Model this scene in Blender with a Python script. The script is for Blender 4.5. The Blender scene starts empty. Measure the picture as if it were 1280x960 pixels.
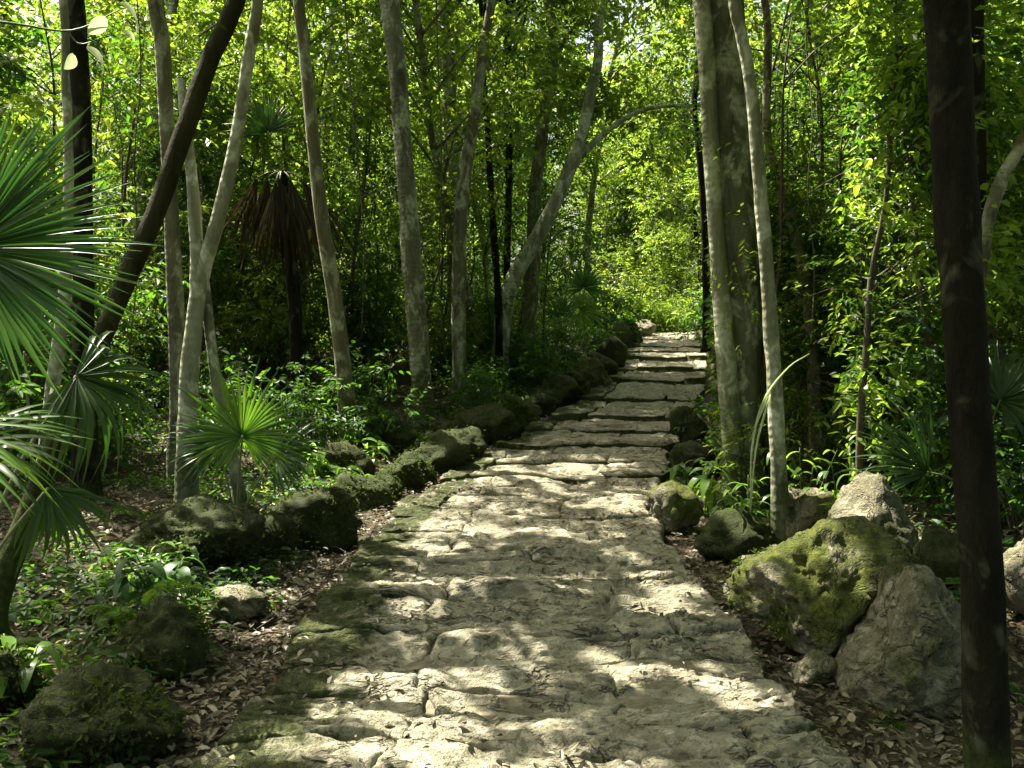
import bpy, bmesh, math, random
import numpy as np
from mathutils import Vector, Matrix

# ------------------------------------------------------------------ camera, sky, sun, exposure
S = bpy.context.scene
C = S.collection
F = 1150.0                                   # focal length in photograph pixels (1280 wide)
EYE = np.array([0.0, 0.0, 1.55])
PITCH = math.atan(80.0 / F)
cam = bpy.data.cameras.new("camera")
cam.sensor_width = 36.0
cam.lens = F / 1280.0 * 36.0
cam.clip_start = 0.05
cam.clip_end = 600.0
cam_o = bpy.data.objects.new("camera", cam)
cam_o.location = EYE
cam_o.rotation_euler = (math.pi / 2 - PITCH, 0, 0)
C.objects.link(cam_o)
S.camera = cam_o

SUN = np.array([-0.42, 0.34, 0.86])
SUN /= np.linalg.norm(SUN)                   # towards the sun
SUN_EL = math.asin(SUN[2])
SUN_AZ = math.atan2(SUN[0], SUN[1])
W = bpy.data.worlds.new("World")
S.world = W
W.use_nodes = True
wn = W.node_tree.nodes
sky = wn.new("ShaderNodeTexSky")
sky.sky_type = 'NISHITA'
sky.sun_disc = False
sky.sun_elevation = SUN_EL
sky.sun_rotation = SUN_AZ
sky.air_density = 0.8
sky.dust_density = 7.0
sky.ozone_density = 0.0
W.node_tree.links.new(sky.outputs[0], wn["Background"].inputs[0])
wn["Background"].inputs[1].default_value = 0.085
sl = bpy.data.lights.new("sun", 'SUN')
sl.energy = 5.0
sl.angle = math.radians(0.45)
sl.color = (1.0, 0.935, 0.79)
sun_o = bpy.data.objects.new("sun", sl)
sun_o.rotation_euler = Vector(SUN).to_track_quat('Z', 'Y').to_euler()
sun_o.location = (-20, 16, 40)
C.objects.link(sun_o)
S.view_settings.view_transform = 'Standard'
S.view_settings.look = 'None'
S.view_settings.exposure = 2.25
S.view_settings.gamma = 1.0
S.render.engine = 'CYCLES'
S.cycles.max_bounces = 8
S.cycles.diffuse_bounces = 4
S.cycles.transmission_bounces = 6
S.cycles.glossy_bounces = 2
S.cycles.use_denoising = True
S.cycles.sample_clamp_indirect = 6.0

rng = np.random.default_rng(11)
random.seed(11)

# ------------------------------------------------------------------ noise
def vnoise(P, seed=0):
    P = np.asarray(P, float)
    I = np.floor(P).astype(np.int64)
    f = P - I
    f = f * f * (3 - 2 * f)
    out = np.zeros(len(P))
    for dx in (0, 1):
        for dy in (0, 1):
            for dz in (0, 1):
                n = ((I[:, 0] + dx) * 73856093) ^ ((I[:, 1] + dy) * 19349663) ^ ((I[:, 2] + dz) * 83492791) ^ (seed * 2654435761 + 97)
                n &= 0xFFFFFFFF
                n = ((n ^ (n >> 13)) * 1274126177) & 0xFFFFFFFF
                n ^= n >> 16
                n = (n * 2246822519) & 0xFFFFFFFF
                n ^= n >> 15
                w = (f[:, 0] if dx else 1 - f[:, 0]) * (f[:, 1] if dy else 1 - f[:, 1]) * (f[:, 2] if dz else 1 - f[:, 2])
                out += w * (n / 2147483648.0 - 1.0)
    return out

def fbm(P, octs=4, seed=0, gain=0.5):
    P = np.asarray(P, float)
    a, s, o = 1.0, 1.0, np.zeros(len(P))
    for k in range(octs):
        o += a * vnoise(P * s + 17.3 * k, seed + k)
        a *= gain
        s *= 2.03
    return o

def xyz(x, y, z=0.0):
    x, y = np.broadcast_arrays(np.asarray(x, float), np.asarray(y, float))
    return np.stack([x.ravel(), y.ravel(), np.full(x.size, z)], 1)

def sstep(a, b, x):
    t = np.clip((np.asarray(x, float) - a) / (b - a), 0, 1)
    return t * t * (3 - 2 * t)

def nrm(v):
    v = np.asarray(v, float)
    return v / np.maximum(np.linalg.norm(v, axis=-1, keepdims=True), 1e-9)

# ------------------------------------------------------------------ terrain
PY = [-12, 2, 3.2, 4.6, 6.5, 7.8, 10.5, 14.2, 18, 21.4, 26, 31.6, 45, 90]
PZ = [0, 0, 0, 0, -.07, -.06, -.01, .07, .32, .62, .87, 1.0, 1.1, 2.5]
PL = [-1.06, -1.06, -1.065, -1.053, -1.05, -.99, -.40, .72, 1.72, 2.4, 3.3, 4.3, 8.0, 18]
PR = [1.22, 1.22, 1.20, 1.17, 1.10, 1.20, 1.80, 2.75, 3.8, 4.55, 5.4, 6.3, 9.6, 20]
def Zp(y): return np.interp(y, PY, PZ)
def Xl(y): return np.interp(y, PY, PL)
def Xr(y): return np.interp(y, PY, PR)

def G(x, y, fine=True):
    x = np.asarray(x, float); y = np.asarray(y, float)
    x, y = np.broadcast_arrays(x, y)
    sh = x.shape
    x = x.ravel(); y = y.ravel()
    z = Zp(y)
    dl = Xl(y) - x
    dr = x - Xr(y)
    left = -0.05 + 0.20 * sstep(.3, 2.4, dl) + 0.05 * np.clip(dl - 2, 0, 30)
    right = -0.13 + 0.22 * sstep(.5, 2.2, dr) + 0.06 * np.clip(dr - 2, 0, 30)
    ins = -0.16 * sstep(-0.02, 0.12, -np.maximum(dl, dr))
    h = np.where(dl > 0, left, np.where(dr > 0, right, 0))
    h = np.where((dl <= 0) & (dr <= 0), ins + np.where(dl > dr, -0.05, -0.13) * (1 - sstep(-0.02, .12, -np.maximum(dl, dr))), h)
    out = np.clip(np.maximum(dl, dr) * 2, 0, 1)
    h = h + out * (0.06 * vnoise(xyz(x * 1.1, y * 1.1), 3) + 0.12 * vnoise(xyz(x * .35, y * .35), 4))
    if fine:
        h = h + out * 0.02 * vnoise(xyz(x * 5, y * 5), 5)
    return (z + h).reshape(sh)

def ray(px, py):
    cx, cy = (px - 640) / F, -(py - 480) / F
    fw = np.array([0, math.cos(PITCH), -math.sin(PITCH)])
    up = np.array([0, math.sin(PITCH), math.cos(PITCH)])
    return cx * np.array([1., 0, 0]) + cy * up + fw

def at(px, py, Y):
    d = ray(px, py)
    return EYE + d * (Y / d[1])

_YS = np.concatenate([np.arange(1.5, 12, .02), np.arange(12, 70, .1)])
def hit(px, py):
    d = ray(px, py)
    P = EYE + d[None] * (_YS / d[1])[:, None]
    g = G(P[:, 0], P[:, 1])
    g = np.where((P[:, 0] > Xl(P[:, 1])) & (P[:, 0] < Xr(P[:, 1])), Zp(P[:, 1]) + .02, g)
    below = P[:, 2] < g
    k = int(np.argmax(below)) if below.any() else len(_YS) - 1
    return P[k]

# ------------------------------------------------------------------ mesh building
def mesh(name, V, polys, mats, smooth=True, attrs=None):
    """polys: list of integer arrays (n,3) or (n,4), one material slot each or a single material"""
    me = bpy.data.meshes.new(name)
    V = np.asarray(V, np.float32)
    me.vertices.add(len(V))
    me.vertices.foreach_set("co", V.ravel())
    loops, starts, totals, mi = [], [], [], []
    k = 0
    for slot, A in enumerate(polys):
        A = np.asarray(A, np.int32)
        if len(A) == 0: continue
        loops.append(A.ravel())
        n, m = A.shape
        starts.append(k + np.arange(n) * m)
        totals.append(np.full(n, m))
        mi.append(np.full(n, slot if isinstance(mats, (list, tuple)) and len(mats) > 1 else 0))
        k += n * m
    loops = np.concatenate(loops).astype(np.int32)
    me.loops.add(len(loops))
    me.loops.foreach_set("vertex_index", loops)
    starts = np.concatenate(starts).astype(np.int32); totals = np.concatenate(totals).astype(np.int32)
    me.polygons.add(len(starts))
    me.polygons.foreach_set("loop_start", starts)
    me.polygons.foreach_set("loop_total", totals)
    me.polygons.foreach_set("material_index", np.concatenate(mi).astype(np.int32))
    me.polygons.foreach_set("use_smooth", np.full(len(starts), smooth))
    for m in (mats if isinstance(mats, (list, tuple)) else [mats]):
        me.materials.append(m)
    if attrs:
        for an, av in attrs.items():
            a = me.attributes.new(an, 'FLOAT', 'POINT')
            a.data.foreach_set("value", np.asarray(av, np.float32))
    me.update(calc_edges=True)
    return me

def ob(name, me, parent=None, loc=None):
    o = bpy.data.objects.new(name, me)
    C.objects.link(o)
    if parent is not None: o.parent = parent
    if loc is not None: o.location = loc
    return o

def tag(o, label=None, cat=None, group=None, kind=None):
    if label: o["label"] = label
    if cat: o["category"] = cat
    if group: o["group"] = group
    if kind: o["kind"] = kind
    return o

def thing(name, loc, label, cat, group=None):
    o = bpy.data.objects.new(name, None)
    o.empty_display_size = 0.1
    o.location = loc
    C.objects.link(o)
    return tag(o, label, cat, group)

LANDMARKS = [(102, "thick dark trunk"), (80, "slim white-flecked trunk"), (217, "mottled pale trunk"), (262, "Y-forked pale tree"), (408, "slender brown trunk"), (514, "straight grey ringed trunk"),
             (575, "greenish bending trunk"), (640, "leaning pale trunk"), (666, "crossing brown trunk"), (905, "fluted grey-green trunk"), (956, "slender pale trunk"), (1205, "black foreground trunk"), (303, "small fan palm"), (0, "large palm fan"),
             (735, "left end of the steps"), (820, "top of the steps"), (1085, "tall pale-topped boulder"), (1290, "right border")]
PENDING = []
def describe(o, what, x, y):
    """a label from what stands nearest in view; several at one spot are told apart by their order from the front"""
    px = 640 + F * x / max(y, .5)
    if y < 1.5 or px < -90 or px > 1370:
        o["label"] = what + (" beyond the left edge of the view" if x < 0 else " beyond the right edge of the view") if y > 1.5 else what + " behind the viewpoint"; return
    lx, nm = min(LANDMARKS, key=lambda q: abs(q[0] - px))
    d = px - lx
    w = "right behind the" if abs(d) < 12 else "left of the" if d < 0 else "right of the"
    PENDING.append((o, what + " " + w + " " + nm, y))
def settle_labels():
    groups = {}
    for o, l, y in PENDING: groups.setdefault(l, []).append((y, o))
    ords = ["frontmost", "second from the front", "third from the front", "fourth from the front", "fifth from the front", "sixth from the front", "seventh from the front", "eighth from the front", "ninth from the front", "tenth from the front"]
    for l, v in groups.items():
        v.sort(key=lambda q: q[0])
        for k, (y, o) in enumerate(v):
            if len(v) == 1: o["label"] = l
            elif k == len(v) - 1: o["label"] = l + ", farthest one"
            else: o["label"] = l + ", " + (ords[k] if k < 10 else "farther in")

class MB:
    """collects geometry in world coordinates; build() makes it local to the parent's location"""
    def __init__(s): s.V, s.Q, s.T, s.n = [], [], [], 0
    def add(s, V, Q=None, T=None):
        s.V.append(np.asarray(V, float))
        if Q is not None and len(Q): s.Q.append(np.asarray(Q) + s.n)
        if T is not None and len(T): s.T.append(np.asarray(T) + s.n)
        s.n += len(V)
    def build(s, name, mat, parent=None, smooth=True):
        V = np.concatenate(s.V)
        if parent is not None: V = V - np.array(parent.location)
        Q = np.concatenate(s.Q) if s.Q else np.zeros((0, 4), int)
        T = np.concatenate(s.T) if s.T else np.zeros((0, 3), int)
        return ob(name, mesh(name, V, [Q, T], mat, smooth), parent)

def catmull(P, n):
    P = np.asarray(P, float)
    Q = np.vstack([2 * P[0] - P[1], P, 2 * P[-1] - P[-2]])
    out = []
    m = len(P) - 1
    for t in np.linspace(0, m, n):
        i = min(int(t), m - 1); u = t - i
        a, b, c, d = Q[i], Q[i + 1], Q[i + 2], Q[i + 3]
        out.append(0.5 * (2 * b + (c - a) * u + (2 * a - 5 * b + 4 * c - d) * u * u + (3 * b - a - 3 * c + d) * u ** 3))
    return np.array(out)

def tube(P, R, nseg=10, bump=0.0, seed=0, prof=None, capend=True):
    """swept tube along P (n,3) with radii R; prof(theta)->factor shapes the section"""
    P = np.asarray(P, float); R = np.asarray(R, float)
    n = len(P)
    T = nrm(np.gradient(P, axis=0))
    ref = np.array([0, 1.0, 0]) if abs(T[0][1]) < .8 else np.array([1.0, 0, 0])
    u = ref - T[0] * (ref @ T[0]); u /= np.linalg.norm(u)
    th = np.linspace(0, 2 * math.pi, nseg, endpoint=False)
    V = []
    for i in range(n):
        u = u - T[i] * (u @ T[i]); u /= np.linalg.norm(u)
        w = np.cross(T[i], u)
        rr = R[i] * (prof(th, i / (n - 1)) if prof else 1.0)
        V.append(P[i] + (np.cos(th) * rr)[:, None] * u + (np.sin(th) * rr)[:, None] * w)
    V = np.concatenate(V)
    if bump > 0:
        c = np.repeat(P, nseg, 0); rr = np.repeat(R, nseg)
        d = nrm(V - c)
        V = V + d * (bump * rr * (fbm(V * np.array([1, 1, .5]) / max(R.mean() * 3.0, .04), 3, seed)))[:, None]
    a = np.arange(n - 1)[:, None] * nseg + np.arange(nseg)[None]
    b = np.arange(n - 1)[:, None] * nseg + (np.arange(nseg)[None] + 1) % nseg
    Q = np.stack([a, b, b + nseg, a + nseg], -1).reshape(-1, 4)
    Tt = []
    if capend:
        k = len(V)
        V = np.vstack([V, P[-1] + T[-1] * R[-1] * .5])
        e = (n - 1) * nseg
        Tt = [[e + i, e + (i + 1) % nseg, k] for i in range(nseg)]
    return V, Q, np.array(Tt, int).reshape(-1, 3)

# ------------------------------------------------------------------ materials
def newmat(name):
    m = bpy.data.materials.new(name)
    m.use_nodes = True
    nt = m.node_tree
    return m, nt, nt.nodes["Principled BSDF"], nt.nodes["Material Output"]

def nd(nt, t, ins=None, **kw):
    n = nt.nodes.new(t)
    for k, v in kw.items(): setattr(n, k, v)
    for k, v in (ins or {}).items():
        if hasattr(v, "is_output") or isinstance(v, bpy.types.NodeSocket): nt.links.new(v, n.inputs[k])
        else: n.inputs[k].default_value = v
    return n

def rgba(c): return (c[0], c[1], c[2], 1.0)

def ramp(nt, fac, stops, interp='LINEAR'):
    n = nt.nodes.new("ShaderNodeValToRGB")
    n.color_ramp.interpolation = interp
    el = n.color_ramp.elements
    while len(el) < len(stops): el.new(0.5)
    for e, (p, c) in zip(el, stops):
        e.position = p; e.color = rgba(c) if len(c) == 3 else c
    nt.links.new(fac, n.inputs[0])
    return n.outputs[0]

def mixc(nt, fac, a, b):
    n = nt.nodes.new("ShaderNodeMix"); n.data_type = 'RGBA'
    for k, v in ((0, fac), (6, a), (7, b)):
        if isinstance(v, bpy.types.NodeSocket): nt.links.new(v, n.inputs[k])
        elif k == 0: n.inputs[0].default_value = v
        else: n.inputs[k].default_value = rgba(v)
    return n.outputs[2]

def mth(nt, op, a, b=0.0, clamp=False):
    n = nt.nodes.new("ShaderNodeMath"); n.operation = op; n.use_clamp = clamp
    for k, v in ((0, a), (1, b)):
        if isinstance(v, bpy.types.NodeSocket): nt.links.new(v, n.inputs[k])
        else: n.inputs[k].default_value = v
    return n.outputs[0]

def noise(nt, vec, scale, detail=4.0, rough=0.55, dist=0.0, stretch=None):
    if stretch:
        mp = nd(nt, "ShaderNodeMapping", {"Vector": vec, "Scale": stretch}); vec = mp.outputs[0]
    return nd(nt, "ShaderNodeTexNoise", {"Vector": vec, "Scale": scale, "Detail": detail, "Roughness": rough, "Distortion": dist}).outputs[0]

def bumpn(nt, h, strength, dist, normal=None):
    n = nd(nt, "ShaderNodeBump", {"Height": h, "Strength": strength, "Distance": dist})
    if normal is not None: nt.links.new(normal, n.inputs["Normal"])
    return n.outputs[0]

def mat_leaf(name, cols, tcols, tw=0.4, rough=0.42, spec=0.4, isl=True):
    m, nt, p, out = newmat(name)
    g = nd(nt, "ShaderNodeNewGeometry")
    if isl: r = g.outputs["Random Per Island"]
    else: r = nd(nt, "ShaderNodeObjectInfo").outputs["Random"]
    k = len(cols)
    pos = [i / max(1, k - 1) for i in range(k)]
    big = noise(nt, g.outputs["Position"], 0.9, 2)
    r2 = mth(nt, 'ADD', mth(nt, 'MULTIPLY', r, 0.7), mth(nt, 'MULTIPLY', mth(nt, 'SUBTRACT', big, 0.2), 0.5), True)
    c = ramp(nt, r2, list(zip(pos, cols)))
    t = ramp(nt, r2, list(zip(pos, tcols)))
    nt.links.new(c, p.inputs["Base Color"])
    p.inputs["Roughness"].default_value = rough
    p.inputs["Specular IOR Level"].default_value = spec
    tr = nd(nt, "ShaderNodeBsdfTranslucent", {"Color": t})
    mx = nd(nt, "ShaderNodeMixShader", {0: tw, 1: p.outputs[0], 2: tr.outputs[0]})
    nt.links.new(mx.outputs[0], out.inputs[0])
    return m

def mat_bark(name, dark, light, patch, patch_amt=0.5, moss_top=0.8, moss=(.035, .05, .012), rings=0.0, bump=0.5, scale=1.0):
    m, nt, p, out = newmat(name)
    g = nd(nt, "ShaderNodeNewGeometry"); pos = g.outputs["Position"]
    n1 = noise(nt, pos, 9 * scale, 5, .65, 0.3, (1, 1, .22))
    c = ramp(nt, n1, [(.3, dark), (.7, light)])
    n2 = noise(nt, pos, 5.5 * scale, 4, .6, 0.6, (1, 1, .55))
    pm = ramp(nt, n2, [(.62 - .25 * patch_amt, (0, 0, 0)), (.68 - .2 * patch_amt, (1, 1, 1))])
    n2b = noise(nt, pos, 22 * scale, 3, .6)
    pm = mth(nt, 'MULTIPLY', pm, ramp(nt, n2b, [(.3, (.25,) * 3), (.6, (1, 1, 1))]))
    c = mixc(nt, pm, c, patch)
    n4 = noise(nt, pos, 3.2 * scale, 5, .65, .8, (1, 1, .4))
    dm = ramp(nt, n4, [(.56, (0, 0, 0)), (.66, (1, 1, 1))])
    c = mixc(nt, mth(nt, 'MULTIPLY', dm, .7), c, tuple(x * .6 for x in dark))
    sep = nd(nt, "ShaderNodeSeparateXYZ", {0: pos}).outputs[2]
    n3 = noise(nt, pos, 4.0, 4, .6)
    mh = mth(nt, 'ADD', mth(nt, 'MULTIPLY', sep, -1.0 / max(moss_top, .05)), mth(nt, 'ADD', mth(nt, 'MULTIPLY', n3, 2.2), 0.1))
    mm = ramp(nt, mh, [(.25, (0, 0, 0)), (.7, (1, 1, 1))])
    n5 = noise(nt, pos, 40, 3, .6)
    mc = ramp(nt, n5, [(.35, tuple(x * .6 for x in moss)), (.7, tuple(x * 1.7 for x in moss))])
    c = mixc(nt, mth(nt, 'MULTIPLY', mm, .8), c, mc)
    nt.links.new(c, p.inputs["Base Color"])
    p.inputs["Roughness"].default_value = .85
    p.inputs["Specular IOR Level"].default_value = .25
    h = mth(nt, 'ADD', noise(nt, pos, 38 * scale, 5, .7, .2, (1, 1, .3)), mth(nt, 'MULTIPLY', n2, .8))
    if rings:
        w = nd(nt, "ShaderNodeTexWave", {"Vector": pos, "Scale": 4.5, "Distortion": 6.0, "Detail": 3.0, "Detail Scale": 1.5}, bands_direction='Z').outputs[0]
        h = mth(nt, 'ADD', h, mth(nt, 'MULTIPLY', w, rings))
    nt.links.new(bumpn(nt, h, min(1, bump * 1.5), .018), p.inputs["Normal"])
    return m

def mat_stone(name, dark, light, pale, moss_amt=0.0, up_moss=True, attr=False, bump=.6, mossc=(.05, .075, .012)):
    m, nt, p, out = newmat(name)
    g = nd(nt, "ShaderNodeNewGeometry"); pos = g.outputs["Position"]
    n1 = noise(nt, pos, 3.2, 6, .62, .5)
    c = ramp(nt, n1, [(.3, dark), (.62, light)])
    n2 = noise(nt, pos, 11, 6, .7, .4)
    pm = ramp(nt, n2, [(.52, (0, 0, 0)), (.66, (1, 1, 1))])
    c = mixc(nt, mth(nt, 'MULTIPLY', pm, .7), c, pale)
    n3 = noise(nt, pos, 30, 5, .7)
    pit = ramp(nt, n3, [(.32, (1, 1, 1)), (.44, (0, 0, 0))])
    c = mixc(nt, mth(nt, 'MULTIPLY', pit, .85), c, tuple(x * .22 for x in dark))
    n6 = noise(nt, pos, 6.0, 4, .6, .5, (.55, 1.25, 1.25) if attr else None)
    crk = ramp(nt, mth(nt, 'ABSOLUTE', mth(nt, 'SUBTRACT', n6, .5)), [(.004, (1, 1, 1)), (.024, (0, 0, 0))])
    wh = ramp(nt, noise(nt, pos, 2.6, 4, .6), [(.44, (0, 0, 0)), (.56, (1, 1, 1))])
    crk = mth(nt, 'MULTIPLY', crk, wh)                        # earth-filled cracks
    c = mixc(nt, mth(nt, 'MULTIPLY', crk, .7 if attr else .45), c, (.035, .028, .015))
    mn = noise(nt, pos, 4.5, 6, .68, .6)
    fac = mth(nt, 'ADD', mth(nt, 'MULTIPLY', mn, 1.6), moss_amt - 1.15)
    if up_moss:
        nz = nd(nt, "ShaderNodeSeparateXYZ", {0: g.outputs["Normal"]}).outputs[2]
        fac = mth(nt, 'ADD', fac, mth(nt, 'MULTIPLY', nz, .12))
    if attr:
        at_ = nd(nt, "ShaderNodeAttribute", attribute_name="moss").outputs["Fac"]
        fac = mth(nt, 'ADD', fac, at_)
    mm = ramp(nt, fac, [(.18, (0, 0, 0)), (.42, (1, 1, 1))])
    n5 = noise(nt, pos, 26, 5, .7)
    mc = ramp(nt, n5, [(.3, tuple(x * .4 for x in mossc)), (.52, mossc), (.75, (mossc[0] * 2.6, mossc[1] * 2.2, mossc[2] * 1.6))])
    c = mixc(nt, mth(nt, 'MULTIPLY', mm, .92), c, mc)
    nt.links.new(c, p.inputs["Base Color"])
    p.inputs["Roughness"].default_value = .88
    p.inputs["Specular IOR Level"].default_value = .22
    h = mth(nt, 'ADD', mth(nt, 'MULTIPLY', n2, 1.0), mth(nt, 'MULTIPLY', n3, .55))
    h = mth(nt, 'ADD', h, mth(nt, 'MULTIPLY', noise(nt, pos, 85, 4, .7), .25))
    h = mth(nt, 'ADD', h, mth(nt, 'MULTIPLY', mth(nt, 'MULTIPLY', mm, noise(nt, pos, 130, 3, .7)), .5))
    h = mth(nt, 'SUBTRACT', h, mth(nt, 'MULTIPLY', crk, .6))
    nt.links.new(bumpn(nt, h, bump, .045), p.inputs["Normal"])
    return m

def mat_plain(name, c1, c2, scale=20, rough=.8, bump=.4, bd=.01, isl=False):
    m, nt, p, out = newmat(name)
    g = nd(nt, "ShaderNodeNewGeometry"); pos = g.outputs["Position"]
    n1 = noise(nt, pos, scale, 5, .65)
    c = ramp(nt, n1, [(.3, c1), (.7, c2)])
    nt.links.new(c, p.inputs["Base Color"])
    p.inputs["Roughness"].default_value = rough
    nt.links.new(bumpn(nt, noise(nt, pos, scale * 2.2, 5, .7), bump, bd), p.inputs["Normal"])
    return m

LEAF = mat_leaf("leaf_mid", [(.022, .048, .008), (.045, .083, .013), (.078, .118, .018)],
                [(.11, .21, .012), (.24, .37, .022), (.40, .50, .04)], .53, .36, .5)
LEAF_B = mat_leaf("leaf_bright", [(.04, .085, .012), (.07, .13, .018), (.11, .16, .022)],
                  [(.18, .36, .02), (.30, .46, .03), (.46, .56, .05)], .55, .40, .45)
LEAF_D = mat_leaf("leaf_dark", [(.012, .036, .009), (.022, .058, .012), (.04, .085, .016)],
                  [(.05, .15, .01), (.10, .25, .014), (.2, .38, .02)], .45, .5, .35)
CANOPY = mat_leaf("leaf_canopy", [(.025, .06, .012), (.04, .09, .015), (.06, .115, .018)],
                  [(.10, .22, .014), (.20, .36, .02), (.32, .46, .03)], .5, .42, .4)
PALM = mat_leaf("palm_leaf", [(.026, .068, .014), (.040, .092, .020), (.056, .115, .026)],
                [(.04, .15, .02), (.08, .22, .03), (.18, .36, .04)], .36, .36, .45, isl=False)
PALM_Y = mat_leaf("palm_leaf_bright", [(.05, .12, .016), (.07, .15, .02), (.09, .17, .02)],
                  [(.18, .38, .02), (.24, .46, .03), (.3, .5, .03)], .45, .5, .3, isl=False)
DEAD = mat_leaf("dead_palm_leaf", [(.018, .014, .008), (.030, .024, .014), (.055, .043, .026)],
                [(.03, .022, .01), (.045, .034, .014), (.06, .045, .02)], .2, .7, .2)
LITTER = mat_leaf("fallen_leaf", [(.028, .024, .014), (.070, .060, .036), (.125, .108, .066), (.20, .175, .11), (.38, .34, .24)],
                  [(.05, .03, .01), (.08, .055, .02), (.12, .09, .03), (.15, .11, .04), (.2, .16, .07)], .12, .55, .4)
PALM_D = mat_leaf("palm_leaf_shaded", [(.018, .045, .008), (.028, .06, .01), (.038, .075, .012)],  # darker copy of the palm leaf, shade on dim fronds put into colour
                  [(.03, .10, .012), (.05, .14, .015), (.07, .18, .02)], .22, .42, .4, isl=False)
PALM_M = mat_leaf("palm_leaf_mid", [(.03, .085, .016), (.045, .11, .018), (.06, .13, .02)],
                  [(.10, .26, .015), (.16, .34, .02), (.22, .4, .025)], .38, .34, .5, isl=False)
SUNLIT_LEAF = mat_leaf("sunlit_leaf", [(.36, .42, .24), (.46, .5, .34), (.55, .58, .45)],  # near-white tone: sunlight on these leaves is put into their colour
                    [(.4, .55, .2), (.5, .6, .3), (.6, .65, .4)], .5, .35, .5, isl=False)
BROAD = mat_leaf("broad_leaf", [(.05, .12, .018), (.08, .16, .025), (.11, .19, .03)],
                 [(.2, .42, .03), (.28, .5, .04), (.4, .58, .06)], .45, .33, .5, isl=False)

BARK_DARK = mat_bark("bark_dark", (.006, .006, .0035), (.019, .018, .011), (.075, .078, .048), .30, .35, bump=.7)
BARK_MID = mat_bark("bark_mid", (.07, .065, .036), (.18, .17, .10), (.36, .37, .25), .55, .9, bump=.6)
BARK_PALE = mat_bark("bark_pale", (.115, .12, .07), (.30, .31, .20), (.52, .54, .41), .55, .7, rings=.35, bump=.5)
BARK_GREY = mat_bark("bark_grey", (.075, .075, .042), (.18, .18, .11), (.36, .38, .27), .55, 1.0, rings=.3, bump=.55)
BARK_BIG = mat_bark("bark_fluted", (.055, .058, .032), (.14, .15, .09), (.34, .37, .26), .5, 1.0, rings=.15, bump=.75)
BARK_OLIVE = mat_bark("bark_olive", (.014, .014, .005), (.040, .039, .014), (.10, .11, .045), .3, 1.0, bump=.65)
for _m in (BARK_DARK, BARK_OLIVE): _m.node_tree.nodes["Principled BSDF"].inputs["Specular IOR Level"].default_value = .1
TWIG = mat_plain("twig", (.035, .028, .016), (.09, .075, .045), 18)
STEM_G = mat_plain("green_stem", (.04, .07, .015), (.08, .12, .03), 14, .6)
PETIOLE = mat_plain("petiole", (.07, .09, .03), (.14, .15, .06), 10, .5)

# ------------------------------------------------------------------ openings in the canopy (where sun reaches the ground)
U1 = nrm(np.cross(SUN, [0, 1, 0])); U2 = np.cross(SUN, U1)
GC = 0.04
GN = 1000
GOFF = np.array([-20.0, -20.0])
gap_top = np.full((GN, GN), 1e9)          # height along the sun ray above which leaves are cleared
def guv(P):
    P = np.atleast_2d(P)
    return np.stack([P @ U1, P @ U2], 1)
def open_gap(px, py, rx, ry, lift=0.0):
    """a sun fleck seen at (px,py) with half sizes in photo pixels, on the ground there"""
    n = 260
    ang = np.linspace(0, 2 * math.pi, 24)
    P = []
    for k in np.linspace(0.05, 1, 10):
        for a in ang:
            jx = 1 + .35 * math.sin(3 * a + px) + .2 * math.sin(5 * a + py)
            p = hit(px + rx * k * math.cos(a) * jx, py + ry * k * math.sin(a) * jx)
            P.append(p + np.array([0, 0, lift]))
    P = np.array(P)
    P = P[fbm(P * np.array([4.5, 9, 1]), 3, 15) > -.02]
    if len(P): carve(P, 0.035)
def carve(P, r):
    uv = guv(P); h = P @ SUN
    for (u, v), hh in zip(uv, h):
        i0 = int((u - r - GOFF[0]) / GC); i1 = int((u + r - GOFF[0]) / GC) + 1
        j0 = int((v - r - GOFF[1]) / GC); j1 = int((v + r - GOFF[1]) / GC) + 1
        if i0 < 0 or j0 < 0 or i1 >= GN or j1 >= GN: continue
        sub = gap_top[i0:i1, j0:j1]
        np.minimum(sub, hh + .9, out=sub)
def keep(P):
    """False for leaves standing in one of the openings"""
    uv = guv(P)
    i = np.clip(((uv[:, 0] - GOFF[0]) / GC).astype(int), 0, GN - 1)
    j = np.clip(((uv[:, 1] - GOFF[1]) / GC).astype(int), 0, GN - 1)
    return (P @ SUN) < gap_top[i, j]

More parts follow.
